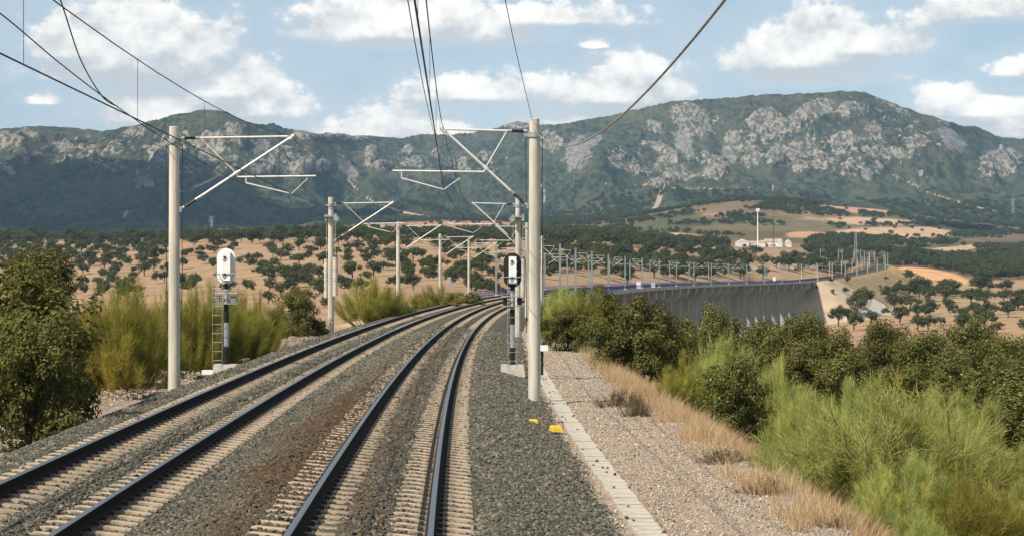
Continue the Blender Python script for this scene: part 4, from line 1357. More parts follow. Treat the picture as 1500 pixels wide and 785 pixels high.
def oak_meshes(seed, n_leaf, leaf, mat, bushy=False, n_clump=60, twigs=True):
    """crown and trunk of a holm oak of unit width and height"""
    rng = np.random.default_rng(seed)
    z0 = 0.02 if bushy else (0.10 if twigs else 0.12)
    C, Rr = [], []
    nl = 8 if n_clump > 40 else 5
    LOB = []
    for i in range(nl):
        v = rng.normal(size=3); v /= np.linalg.norm(v)
        v[2] = abs(v[2]) if rng.random() < 0.6 else v[2]
        lr = rng.uniform(0.15, 0.25) * (1.2 if nl < 6 else 1.0)
        q = rng.uniform(0.55, 1.0)
        LOB.append((np.array([v[0] * (0.5 - lr * .8) * q, v[1] * (0.5 - lr * .8) * q, (1 + z0) / 2 + v[2] * ((1 - z0) / 2 - lr * .75) * q]), lr))
    LOB.append((np.array([0, 0, (1 + z0) / 2]), 0.27))
    if n_clump > 40:
        for i in range(6 if bushy else 4):        # skirts near the ground
            a_ = i * 6.28 / (6 if bushy else 4) + rng.uniform(-.4, .4)
            LOB.append((np.array([math.cos(a_) * .27, math.sin(a_) * .27, (.20 if bushy else .32) + rng.uniform(-.04, .06)]), rng.uniform(.15, .20)))
    wl = np.array([l[1] ** 2 for l in LOB]); wl /= wl.sum()
    for i in range(n_clump):
        c_, lr = LOB[rng.choice(len(LOB), p=wl)]
        v = rng.normal(size=3); v /= np.linalg.norm(v)
        v[2] = v[2] + 0.15
        rad = rng.uniform(0.055, 0.105) * (1.0 if n_clump > 40 else 1.35)
        p = c_ + v * lr * rng.uniform(0.7, 1.05) * np.array([1, 1, (1 - z0) * 1.0])
        p[2] = np.clip(p[2], z0 + rad * .5, 1.0 - rad * .4)
        C.append(p); Rr.append(rad)
    C = np.array(C); Rr = np.array(Rr)
    w_ = Rr ** 2; w_ /= w_.sum()
    ci = rng.choice(n_clump, n_leaf, p=w_)
    v = rng.normal(size=(n_leaf, 3)); v /= np.linalg.norm(v, axis=1, keepdims=True)
    v[:, 2] += 0.15
    rad = rng.uniform(0.35, 1.0, n_leaf)[:, None] ** 0.6 * 1.06
    # twig-ends stick out here and there
    rad = rad * (1 + 0.25 * (rng.random((n_leaf, 1)) < 0.06))
    lump = 1 + 0.25 * fbm(v[:, 0] * 3 + ci, v[:, 1] * 3 + v[:, 2] * 2, 2, seed)[:, None]
    pos = C[ci] + v * Rr[ci][:, None] * rad * lump
    pos[:, 2] = np.maximum(pos[:, 2], 0.01 if bushy else 0.12)
    ctr = pos - np.array([0, 0, 0.4])
    nrm = v * 0.9 + ctr * 1.0 + rng.normal(size=(n_leaf, 3)) * 0.42 + np.array([0, 0, 0.3])
    V, F = leaf_quads(rng, pos, nrm, leaf)
    vv = np.clip(rng.random(n_leaf) * 0.75 + 0.35 * (rng.random(n_clump)[ci] - 0.3), 0, 1)
    ww = np.clip((rng.random(n_leaf) < 0.05) * 1.0 + 0.25 * (rng.random(n_clump)[ci] > 0.72) * rng.random(n_leaf), 0, 1)
    crown = mesh_np('crown', V, F, mat, False, None, {'v': np.repeat(vv, 4), 'w': np.repeat(ww, 4)})
    m = MB()
    nlimb = 6 if twigs else 3
    ns = 7 if twigs else 5
    th = 0.33 if not bushy else 0.18
    m.path([(0, 0, -0.08), (0.015, -0.01, th * .5), (0.0, 0.02, th)], [.045, .036, .030], ns)
    for i in range(nlimb):
        t_ = C[rng.integers(0, n_clump)]
        mid = np.array([t_[0] * .45, t_[1] * .45, th + (t_[2] - th) * .55])
        m.path([(0, 0.01, th * .9), tuple(mid), tuple(t_)], [.026, .017, .006], ns)
    if bushy:
        for i in range(5):
            a = rng.uniform(0, 6.28)
            m.path([(math.cos(a) * .05, math.sin(a) * .05, -.05), (math.cos(a) * .16, math.sin(a) * .16, .25), (math.cos(a) * .22, math.sin(a) * .22, .5)], [.02, .014, .005], ns)
    trunk = m.mesh('trunk', M_BARK)
    return crown, trunk

def broom_meshes(seed, n_stem, n_twig, mat, twig_w, spread=0.62, dead=False):
    """foliage and stems of a broom bush of unit width and height: thin rods fanning out of one stock"""
    rng = np.random.default_rng(seed)
    st = MB()
    P0, DIR, SEG, TOPS = [], [], [], []
    npl = 30
    PL = []
    for i in range(npl):
        a = rng.uniform(0, 6.28); q = math.sqrt(rng.uniform(0.0, 1.0))
        PL.append((a, q, rng.uniform(0.72, 1.0) * (1 - 0.42 * q ** 2), rng.random()))
    for i in range(n_stem):
        a, q, hh, hue = PL[rng.integers(0, npl)]
        a = a + rng.normal() * 0.22; q = min(abs(q + rng.normal() * 0.10), 1.05)
        tip = np.array([math.cos(a) * q * 0.47, math.sin(a) * q * 0.47, hh * rng.uniform(0.55, 1.0) - 0.05])
        b0 = np.array([math.cos(a) * 0.07 * q * 2, math.sin(a) * 0.07 * q * 2, -0.03])
        mid = b0 + (tip - b0) * 0.5 + np.array([math.cos(a), math.sin(a), 0]) * 0.07 * q + rng.normal(size=3) * 0.02
        pts = [b0, (b0 + mid) / 2 + rng.normal(size=3) * .008, mid, (mid + tip) / 2 + rng.normal(size=3) * .012, tip]
        if i % 4 == 0 or dead:
            st.path([tuple(p) for p in pts], [.0075, .006, .005, .0035, .0015], 4)
        hue = min(max(hue + rng.normal() * .12, 0), 1)
        for k in range(n_twig):
            t = rng.uniform(0.22 if not dead else 0.15, 1.0) ** 0.8
            f = t * 4
            j = min(int(f), 3)
            p = pts[j] + (pts[j + 1] - pts[j]) * (f - j)
            dr = (pts[j + 1] - pts[j]); dr = dr / np.linalg.norm(dr)
            dr = dr + rng.normal(size=3) * 0.58 + np.array([0, 0, 0.12])
            P0.append(p + rng.normal(size=3) * 0.012); DIR.append(dr / np.linalg.norm(dr)); SEG.append(hue); TOPS.append(t)
    P0 = np.array(P0); DIR = np.array(DIR)
    n = len(P0)
    L = rng.uniform(0.04, 0.12, n)[:, None]
    outw = P0 * np.array([1.6, 1.6, 0.5]) + np.array([0, 0, 0.25]) + rng.normal(size=(n, 3)) * 0.22
    side = np.cross(DIR, outw) + 1e-5; side /= np.linalg.norm(side, axis=1, keepdims=True)
    bend = np.array([0, 0, 1.0]) * 0.15 + rng.normal(size=(n, 3)) * 0.12
    w_ = twig_w * rng.uniform(0.6, 1.3, n)[:, None]
    a = P0 - side * w_; b = P0 + side * w_
    c = P0 + DIR * L * .6 + side * w_ * .7 + bend * L * .1
    e = P0 + DIR * L * .6 - side * w_ * .7 + bend * L * .1
    tp = P0 + DIR * L + bend * L * .5
    V = np.stack([a, b, c, tp, e], 1)
    F = np.arange(5 * n).reshape(n, 5)
    V = V.reshape(-1, 3)
    hue = np.array(SEG)
    vv = np.clip(rng.random(n) * 0.55 + hue * 0.45, 0, 1)
    ww = np.clip((hue > 0.80) * 0.6 * rng.random(n) + (rng.random(n) < 0.04) * 0.7, 0, 1)
    f4 = np.concatenate([F[:, [0, 1, 2, 4]], F[:, [4, 2, 3, 3]]])
    # quads for the shaft, triangles for the tip
    tri = np.concatenate([F[:, [0, 1, 2]], F[:, [0, 2, 4]], F[:, [4, 2, 3]]])
    fol = mesh_np('foliage', V, tri, mat, False, None, {'v': np.repeat(vv, 5), 'w': np.repeat(ww, 5)})
    return fol, st.mesh('stems', M_STEM)

OAK_BUSH = [oak_meshes(100 + i, 22000, 0.0150, M_OAK, True, 150) for i in range(3)]
OAK_TREE = [oak_meshes(200 + i, 24000, 0.0130, M_OAK, False, 160) for i in range(3)]
OAK_FAR = [oak_meshes(300 + i, 2000, 0.036, M_OAKFAR, False, 36, False) for i in range(6)]
BROOM = [broom_meshes(400 + i, 210, 190, M_BROOM, 0.00125) for i in range(3)]
BROOMY = [broom_meshes(450 + i, 200, 170, M_BROOMY, 0.0014) for i in range(2)]
DEADB = [broom_meshes(480 + i, 70, 60, M_DEAD, 0.0030, dead=True) for i in range(2)]
_rot = random.Random(9)

def put(kind, fam, i, x, y, z, w_, h_, label, cat, group=None, names=('crown', 'trunk'), rz=None):
    root = empty(kind, (x, y, z), _rot.uniform(0, 6.28) if rz is None else rz, (w_, w_, h_))
    tag(root, label, cat, group)
    a, b = fam[i % len(fam)]
    obj(names[0], a, root)
    obj(names[1], b, root)
    return root

def near_plant(kind, px, py_top, d_, wpx, label, i=0, base=None, cat=None, group=None):
    x = (px - CX) / FOC * d_
    z = float(terrain(np.array([x]), np.array([d_]))[0]) if base is None else base
    zt = EYE - (py_top - HY) / FOC * d_
    h_ = max(zt - z, 0.5) * {'oak': 1.08, 'oak_bush': 1.13, 'dead': 1.0}.get(kind, 1.15)
    w_ = wpx / FOC * d_ * (1.12 if kind != 'oak' else 1.0)
    if kind == 'oak_bush':
        return put('holm_oak', OAK_BUSH, i, x, d_, z - .05, w_, h_, label, 'oak', group)
    if kind == 'oak':
        return put('holm_oak', OAK_TREE, i, x, d_, z - .05, w_, h_, label, 'oak', group)
    if kind == 'broom':
        return put('broom_shrub', BROOM, i, x, d_, z - .03, w_, h_, label, 'shrub', group, ('foliage', 'stems'))
    if kind == 'broomy':
        return put('broom_shrub', BROOMY, i, x, d_, z - .03, w_, h_, label, 'shrub', group, ('foliage', 'stems'))
    return put('dead_shrub', DEADB, i, x, d_, z - .02, w_, h_, label, 'shrub', group, ('foliage', 'stems'))

NEAR = [
    # right bank, front to back
    ('broom', 1300, 545, 42, 350, 'big feathery green broom bush at right above the dry grass', 0),
    ('broom', 1215, 585, 46, 200, 'grey-green broom bush leaning left of the big broom at right', 1),
    ('broom', 1410, 590, 45, 190, 'pale broom bush close behind the big broom, right side', 2),
    ('broomy', 1420, 690, 34, 170, 'low yellowish broom bush in the bottom right corner', 0),
    ('broom', 1490, 680, 35, 170, 'pale green broom bush cut by the right edge near the bottom', 1),
    ('broom', 1340, 735, 33, 110, 'small broom bush among dry grass at the bottom right', 2),
    ('oak_bush', 1075, 530, 62, 130, 'round dark holm oak bush at the edge of the dry grass, right', 0),
    ('oak_bush', 938, 438, 85, 140, 'large round holm oak bush beside the gravel path', 1),
    ('oak_bush', 903, 470, 92, 80, 'dark holm oak bush left of the large round one', 2),
    ('broomy', 1003, 514, 70, 90, 'yellow-green broom bush between two round oak bushes', 1),
    ('broom', 1060, 488, 80, 130, 'soft green broom bush behind the round dark oak bush', 2),
    ('broom', 1130, 515, 72, 130, 'pale green broom bush behind and right of the round oak bush', 0),
    ('broom', 1180, 560, 58, 110, 'small pale broom bush between round oak and big broom', 1),
    ('oak_bush', 838, 450, 106, 86, 'dark holm oak bush at the bend of the gravel path', 2),
    ('oak_bush', 865, 470, 104, 60, 'small holm oak bush at the inner edge of the gravel path', 0),
    ('broomy', 855, 425, 125, 90, 'yellow-tinged broom bush behind the oak bush at the path bend', 0),
    ('broom', 822, 412, 150, 85, 'tall broom bush nearest the viaduct approach', 1),
    ('oak_bush', 880, 420, 150, 80, 'olive holm oak bush in front of the blue viaduct railing', 1),
    ('broomy', 815, 440, 120, 50, 'thin yellow broom beside the end of the path', 1),
    ('oak', 1042, 457, 150, 111, 'holm oak below the viaduct, leftmost of the crowded row', 0),
    ('oak', 1105, 468, 140, 120, 'holm oak below the viaduct, second of the crowded row', 1),
    ('oak', 1165, 472, 128, 129, 'holm oak below the far end of the viaduct', 2),
    ('oak', 1230, 492, 118, 137, 'broad dark holm oak above the big broom, left', 0),
    ('oak', 1300, 472, 122, 137, 'tallest dark holm oak in the crowd right of the viaduct', 1),
    ('oak', 1365, 498, 108, 146, 'dark holm oak above the big broom, right', 2),
    ('oak', 1430, 472, 116, 137, 'holm oak behind the olive oaks near the right edge', 0),
    ('oak', 1500, 494, 104, 154, 'holm oak on the right edge, upper of two', 1),
    ('oak_bush', 1455, 525, 80, 190, 'olive brown holm oak at right behind the pale broom', 2),
    ('oak_bush', 1515, 560, 66, 200, 'olive holm oak cut by the right edge, lower of two', 0),
    ('oak_bush', 1390, 530, 88, 130, 'shadowed holm oak between olive oak and big broom', 1),
    ('oak_bush', 1260, 525, 92, 150, 'dark low holm oak just above the crest of the big broom', 2),
    ('oak_bush', 1180, 515, 96, 130, 'low holm oak behind the pale broom bushes', 0),
    ('oak_bush', 1330, 540, 74, 150, 'low dark holm oak directly behind the middle of the big broom', 1),
    ('broom', 1395, 560, 62, 150, 'tall pale broom between the big broom and the olive oaks', 0),
    ('oak_bush', 1478, 602, 54, 150, 'dark oak bush at right behind the lowest pale broom', 2),
    ('broom', 1255, 548, 64, 130, 'soft broom bush rising behind the left half of the big broom', 2),
    ('broom', 1330, 640, 38, 150, 'green broom shoot cluster in front of the big broom', 1),
    ('oak_bush', 990, 470, 105, 90, 'holm oak bush behind the large round one, below the viaduct', 0),
    # left bank
    ('oak_bush', 18, 392, 50, 265, 'large dark holm oak at the left edge beside the track', 1),
    ('oak_bush', 52, 480, 46, 170, 'dark lower part oak bush in front of the left edge oak', 2),
    ('oak', 55, 380, 72, 150, 'holm oak showing its crown above the large left edge oak', 2),
    ('broomy', 185, 410, 66, 165, 'tall yellow-green broom bush left of the nearest left mast', 0),
    ('broomy', 125, 440, 70, 90, 'greyish broom bush between the left oak and tall broom', 1),
    ('broomy', 305, 412, 84, 130, 'yellow-green broom bush behind the white signal', 1),
    ('broomy', 372, 425, 96, 90, 'olive broom bush right of the white signal', 0),
    ('broomy', 150, 420, 72, 110, 'yellow-green broom just right of the large left edge oak', 0),
    ('broomy', 275, 415, 78, 110, 'yellow-green broom between the nearest left mast and white signal', 0),
    ('broomy', 340, 425, 90, 110, 'olive broom just right of the white signal post', 1),
    ('broomy', 245, 420, 90, 100, 'broom bush hidden partly by the nearest left mast', 1),
    ('oak_bush', 437, 425, 122, 82, 'round dark green oak bush left of the second left mast', 0),
    ('broomy', 543, 405, 158, 118, 'round yellow-green broom between second and third left masts', 1),
    ('broomy', 640, 417, 215, 76, 'yellow-green broom between third and fifth left masts', 0),
    ('oak_bush', 582, 440, 165, 50, 'small dark bush at the foot of the third left mast', 2),
    ('oak_bush', 690, 428, 235, 40, 'small dark bush at the foot of the fifth left mast', 1),
    # dead shrubs
    ('dead', 905, 556, 61, 75, 'dead grey shrub where mast shadows end beside the path', 0),
    ('dead', 932, 568, 57, 60, 'second dead grey shrub just below the first beside path', 1),
    ('dead', 1062, 655, 43, 105, 'dead dark shrub on the gravel edge below the round oak', 1),
    ('dead', 1115, 705, 37, 75, 'low dead shrub in dry grass near the bottom', 0),
    ('dead', 1240, 740, 32, 110, 'dead brown shrub at the bottom edge in dry grass', 1),
]
for it in NEAR:
    kind, px, pt, d_, wpx, lb, i = it
    near_plant(kind, px, pt, float(d_), wpx, lb, i)

# ---------------------------------------------------------------- oaks of the open woodland
def zoomed(lst, x0, y0, k):
    return [(x0 + a / k, y0 + b / k, w_ / k) for a, b, w_ in lst]
SPOTS = []
SPOTS += zoomed([(180, 220, 90), (130, 280, 90), (30, 300, 100), (205, 275, 70), (290, 320, 150), (480, 265, 100), (400, 290, 90), (510, 350, 110), (120, 390, 140), (610, 295, 110), (690, 245, 100), (820, 215, 90), (900, 265, 100), (1010, 300, 110), (920, 330, 100), (755, 350, 150),
                 (885, 370, 100), (700, 425, 100), (860, 440, 80), (950, 485, 90), (1200, 370, 110), (1230, 300, 110), (1170, 250, 90), (1300, 390, 100), (1220, 430, 110), (1420, 420, 90), (1400, 230, 110), (1310, 300, 120), (880, 560, 90), (700, 520, 80), (1390, 480, 80), (1130, 470, 70), (590, 200, 80), (970, 205, 90), (60, 230, 90), (330, 210, 90), (250, 240, 80), (440, 200, 90)], 0, 330, 5.77)
SPOTS += zoomed([(45, 335, 45), (175, 325, 50), (230, 345, 45), (285, 385, 55), (395, 380, 45), (430, 325, 50), (500, 345, 40), (565, 350, 40), (590, 370, 35), (480, 385, 55), (505, 440, 70), (550, 410, 38), (20, 410, 45), (95, 370, 45), (175, 390, 60), (130, 345, 50), (40, 465, 90), (110, 450, 55),
                 (195, 470, 60), (230, 415, 35), (95, 530, 55), (265, 525, 45), (155, 490, 70), (45, 500, 50), (40, 560, 50), (290, 575, 45), (265, 455, 60), (300, 475, 50), (410, 450, 70), (640, 395, 40), (680, 375, 60), (725, 355, 35), (730, 440, 35), (765, 420, 45), (755, 385, 40), (680, 500, 60), (830, 395, 28),
                 (870, 440, 50), (925, 400, 40), (845, 470, 50), (985, 430, 40), (1055, 460, 40), (940, 500, 80), (1040, 510, 50), (1075, 430, 35), (670, 465, 30), (650, 430, 60), (395, 330, 40), (270, 320, 50), (60, 355, 40), (340, 350, 40), (960, 395, 35), (890, 365, 40), (1010, 375, 36)], 380, 260, 3.02)
SPOTS += zoomed([(300, 280, 45), (350, 290, 45), (430, 300, 60), (725, 300, 60), (815, 305, 35), (865, 325, 55), (910, 285, 45), (955, 305, 45), (1050, 295, 45), (1018, 305, 22), (650, 305, 50), (510, 315, 45), (585, 290, 60), (380, 290, 40), (460, 345, 60), (700, 385, 70), (600, 385, 80), (480, 410, 60), (240, 300, 50), (180, 320, 50),
                 (260, 350, 50), (330, 340, 50), (390, 360, 55), (540, 350, 50), (640, 355, 60), (770, 360, 60), (840, 370, 60), (930, 350, 60), (1010, 350, 60), (1080, 345, 55), (1140, 340, 50), (120, 340, 50), (160, 370, 40), (850, 395, 60), (780, 400, 50), (1080, 390, 50), (980, 390, 55)], 760, 280, 3.02)
SPOTS += zoomed([(270, 280, 40), (185, 295, 25), (75, 255, 20), (225, 505, 110), (290, 480, 80), (375, 390, 140), (350, 440, 130), (410, 295, 25), (515, 250, 20), (645, 220, 25), (665, 275, 35), (550, 195, 30), (575, 350, 100), (610, 400, 100), (650, 490, 110), (720, 400, 105), (845, 340, 95), (780, 315, 130), (850, 425, 95), (770, 455, 90), (770, 540, 100), (840, 540, 90),
                 (925, 500, 65), (960, 300, 140), (1020, 275, 90), (965, 345, 95), (985, 415, 95), (1095, 455, 80), (1135, 370, 110), (1205, 285, 150), (1225, 380, 110), (1240, 450, 90), (1230, 530, 130), (1080, 550, 130), (1300, 315, 40), (1360, 350, 90), (1380, 280, 90), (1390, 445, 85), (1460, 395, 110), (1490, 530, 70), (1315, 555, 70), (450, 500, 80), (330, 540, 100), (175, 210, 35), (290, 205, 38)], 1180, 370, 4.6875)
rz_ = random.Random(77)
def rnd_spots(n, x0, x1, y0, y1, w0, w1, sep):
    out = []
    for _ in range(n * 6):
        if len(out) >= n:
            break
        a, b = rz_.uniform(x0, x1), rz_.uniform(y0, y1)
        if all(abs(a - p[0]) / sep + abs(b - p[1]) / (sep * .4) > 1 for p in out + SPOTS):
            out.append((a, b, rz_.uniform(w0, w1)))
    return out
SPOTS += rnd_spots(40, -30, 250, 352, 372, 14, 18, 12)
SPOTS += rnd_spots(40, 270, 740, 346, 366, 13, 19, 12)
SPOTS += rnd_spots(30, 800, 1180, 366, 400, 14, 22, 12)

REG = [  # short name, x range, y range, count rows
    ('hillside left of the nearest left mast', -99, 262, 362, 999, 4), ('hill crest left of the nearest left mast', -99, 262, 0, 362, 2),
    ('hillside behind the white signal', 262, 493, 362, 999, 4), ('hill crest above the white signal', 262, 493, 0, 362, 2),
    ('hillside between second and third left masts', 493, 590, 0, 999, 4), ('slope behind the farther left masts', 590, 760, 0, 999, 4),
    ('slope above the start of the viaduct', 760, 900, 0, 999, 4), ('slope behind the middle of the viaduct', 900, 1050, 0, 999, 4),
    ('slope below the white farm', 1050, 1185, 0, 420, 4), ('embankment past the viaduct', 1185, 1320, 0, 430, 2),
    ('valley floor by the pale road', 1050, 1310, 420, 999, 3), ('bare valley right of the road', 1310, 1400, 0, 999, 3), ('bare valley at the right edge', 1400, 1700, 0, 999, 3),
]
ROWN = {2: ['upper', 'lower'], 3: ['top', 'middle', 'lowest'], 4: ['top', 'upper', 'lower', 'lowest']}
TENS = ['', '', 'twenty', 'thirty', 'forty']
def ordinal(i):
    return ordw[i] if i < len(ordw) else f'{i + 1}th'
placed = []
rf = np.random.default_rng(31)
for (px, py, wpx) in SPOTS:
    hit = ground_hit(px, py)
    if hit is None:
        continue
    x, y, z = hit
    w_ = min(wpx / FOC * y * (1.5 if px > 1185 and py > 420 else 1.5), 14.0)
    if hit[1] < 330 or (1068 < px < 1164 and 350 < py < 374):
        continue
    h_ = w_ * rf.uniform(0.66, 0.86) if w_ > 3.5 else w_ * 0.95
    placed.append((px, py, x, y, z, w_, h_))
for (nm, x0, x1, y0, y1, rows) in REG:
    mem = [p for p in placed if x0 <= p[0] < x1 and y0 <= p[1] < y1]
    placed = [p for p in placed if p not in mem]
    mem.sort(key=lambda p: p[1])
    n = len(mem)
    for r in range(rows):
        row = sorted(mem[n * r // rows:n * (r + 1) // rows], key=lambda p: p[0])
        for i, (px, py, x, y, z, w_, h_) in enumerate(row):
            lb = f'oak on the {nm}, {ordinal(i)} from left, {ROWN[rows][r]} row'
            put('holm_oak', OAK_FAR, int(rf.integers(0, 6)), x, y, z - .1, w_, h_, lb, 'oak', 'holm oaks on the ' + nm)

# the rest of the woodland, too many and too small to pick apart
def instance_trees(name, pts, scl, rots, label, cat, src):
    me = bpy.data.meshes.new(name)
    me.vertices.add(len(pts))
    me.vertices.foreach_set('co', np.asarray(pts, np.float32).ravel())
    a = me.attributes.new('scl', 'FLOAT_VECTOR', 'POINT')
    a.data.foreach_set('vector', np.asarray(scl, np.float32).ravel())
    a = me.attributes.new('rot', 'FLOAT_VECTOR', 'POINT')
    a.data.foreach_set('vector', np.asarray(rots, np.float32).ravel())
    o_ = obj(name, me)
    ng = bpy.data.node_groups.new(name, 'GeometryNodeTree')
    ng.interface.new_socket('Geometry', in_out='INPUT', socket_type='NodeSocketGeometry')
    ng.interface.new_socket('Geometry', in_out='OUTPUT', socket_type='NodeSocketGeometry')
    t = NT(ng)
    gi_, go_ = t.n('NodeGroupInput'), t.n('NodeGroupOutput')
    oi = t.n('GeometryNodeObjectInfo', transform_space='ORIGINAL')
    oi.inputs['Object'].default_value = src
    n1_ = t.n('GeometryNodeInputNamedAttribute', data_type='FLOAT_VECTOR'); n1_.inputs['Name'].default_value = 'scl'
    n2_ = t.n('GeometryNodeInputNamedAttribute', data_type='FLOAT_VECTOR'); n2_.inputs['Name'].default_value = 'rot'
    ip = t.n('GeometryNodeInstanceOnPoints', ins={'Points': gi_.outputs[0], 'Instance': oi.outputs['Geometry'], 'Rotation': n2_.outputs[0], 'Scale': n1_.outputs[0]})
    t.link(ip.outputs[0], go_.inputs[0])
    o_.modifiers.new('trees', 'NODES').node_group = ng
    return tag(o_, label, cat, None, 'stuff')

def far_cloud(n, x0, x1, y0, y1, d0, d1, w0, w1, clump=0.0, seed=1, avoid=True):
    """random tree places on the land between two distances"""
    rg = np.random.default_rng(seed)
    px = rg.uniform(x0, x1, n * 8); d_ = np.sqrt(rg.uniform(d0 ** 2, d1 ** 2, n * 8))
    x = (px - CX) / FOC * d_
    z = terrain(x, d_)
    py = HY - (z - EYE) / d_ * FOC
    ok = (py > y0) & (py < y1)
    ok &= fbm(x / 90, d_ / 90, 3, 91) > clump * rg.uniform(0.2, 1.4, len(x)) - 0.1
    if avoid:
        for cx, cy, rx, ry, ang, col in FIELDS:
            ok &= ~((blob(px, py, cx, cy, rx, ry, ang) > 0.5) & (rg.random(len(x)) > 0.03))
    s_, u_ = to_su(x, d_)
    ok &= ~((np.abs(u_ + 2) < 16) & (s_ < S_END))
    ok &= ~((px > 1066) & (px < 1166) & (py > 356) & (py < 380)) & ~((px > 1066) & (px < 1166) & (d_ > 1250) & (d_ < 1660))
    k = np.nonzero(ok)[0][:n]
    return np.stack([x[k], d_[k], z[k] - 0.15], -1), rg.uniform(w0, w1, len(k))
def stuff_trees(name, sets, label, cat, seed):
    rg = np.random.default_rng(seed)
    pts = np.concatenate([s_[0] for s_ in sets]); w_ = np.concatenate([s_[1] for s_ in sets])
    pick = rg.integers(0, 6, len(pts))
    srcs = {}
    for o_ in bpy.data.objects:
        if o_.parent and o_.name.startswith('crown'):
            for i in range(6):
                if o_.data == OAK_FAR[i][0] and i not in srcs:
                    srcs[i] = o_
    for i in srcs:
        k = pick == i
        if not k.any():
            continue
        sc_ = np.stack([w_[k], w_[k], w_[k] * rg.uniform(.6, .85, k.sum())], -1)
        ro = np.stack([np.zeros(k.sum()), np.zeros(k.sum()), rg.uniform(0, 6.28, k.sum())], -1)
        instance_trees(name, pts[k], sc_, ro, label, cat, srcs[i])
stuff_trees('woodland', [far_cloud(420, -120, 780, 338, 356, 1150, 1900, 7.0, 10.5, 0.0, 2), far_cloud(260, -60, 760, 352, 440, 600, 1500, 5.0, 7.8, 0.05, 12), far_cloud(500, 770, 1200, 342, 362, 1250, 1900, 7.5, 11, 0.0, 3), far_cloud(220, 780, 1180, 362, 410, 750, 1500, 6.5, 9.5, 0.05, 13)], 'dense dark band of holm oaks along the hill crests below the mountains', 'woodland', 1)
stuff_trees('woodland', [far_cloud(1500, 1185, 1620, 344, 410, 1350, 2500, 8, 13, 0.0, 4), far_cloud(120, 1330, 1620, 405, 450, 900, 1400, 6, 10, 0.35, 5), far_cloud(90, 1290, 1620, 425, 500, 700, 1200, 5, 8, 0.2, 15)], 'dense dark oak woodland covering the slopes right of the railway curve', 'woodland', 2)
stuff_trees('scrub_woodland', [far_cloud(5200, -200, 1700, 296, 350, 1900, 3500, 5, 9, 0.12, 6), far_cloud(4500, -200, 1700, 280, 345, 2600, 3900, 6, 11, 0.05, 7)], 'scattered trees and scrub on the far plain at the foot of the range', 'woodland', 3)

# ---------------------------------------------------------------- dry grass
def grass(name, n, s0, s1, u0, u1, hmin, hmax, wd, seed, label, pw=1.0, extra=None):
    rg = np.random.default_rng(seed)
    s = s0 + (s1 - s0) * rg.random(n) ** pw
    u = u0 + (u1 - u0) * rg.random(n)
    x, y = on_line(s, u)
    keep = fbm(x / 1.6, y / 2.5, 3, seed) > -0.28 + 0.5 * np.clip((u0 + 0.9 - u) if u1 > u0 and u0 > 0 else 0 * u, 0, 1)
    x, y, u, s = x[keep], y[keep], u[keep], s[keep]
    n = len(x)
    z = terrain(x, y)
    h_ = rg.uniform(hmin, hmax, n) * (0.6 + 0.8 * vnoise(x / 2.2, y / 2.2, seed + 3))
    a = rg.uniform(0, 6.28, n)
    ln = rg.normal(size=(n, 2)) * 0.30
    w_ = wd * rg.uniform(.6, 1.4, n)
    dx, dy = np.cos(a) * w_, np.sin(a) * w_
    V = np.empty((n, 5, 3))
    V[:, 0] = np.stack([x - dx, y - dy, z - .03], -1); V[:, 1] = np.stack([x + dx, y + dy, z - .03], -1)
    mx, my = x + ln[:, 0] * h_ * .4, y + ln[:, 1] * h_ * .4
    V[:, 2] = np.stack([mx + dx * .7, my + dy * .7, z + h_ * .55], -1); V[:, 3] = np.stack([mx - dx * .7, my - dy * .7, z + h_ * .55], -1)
    V[:, 4] = np.stack([x + ln[:, 0] * h_ * 1.1, y + ln[:, 1] * h_ * 1.1, z + h_], -1)
    F = np.arange(5 * n).reshape(n, 5)
    tri = np.concatenate([F[:, [0, 1, 2]], F[:, [0, 2, 3]], F[:, [3, 2, 4]]])
    vv = np.clip(rg.random(n) * .6 + .5 * vnoise(x / 1.1, y / 1.1, seed + 9), 0, 1)
    o_ = obj(name, mesh_np(name, V.reshape(-1, 3), tri, M_STRAW, False, None, {'v': np.repeat(vv, 5)}))
    return tag(o_, label, 'grass', None, 'stuff')
grass('dry_grass', 125000, 27, 125, 5.85, 10.4, .18, .55, .0045, 1, 'strip of dry straw grass along the right edge of the gravel path', 1.5)
grass('dry_grass', 30000, 26, 60, 8.6, 13.0, .15, .5, .006, 2, 'dry straw grass under the bushes on the right bank', 1.3)
grass('dry_grass', 60000, 42, 150, -14.5, -8.9, .15, .42, .006, 3, 'dry straw grass along the left verge below the brooms', 1.4)

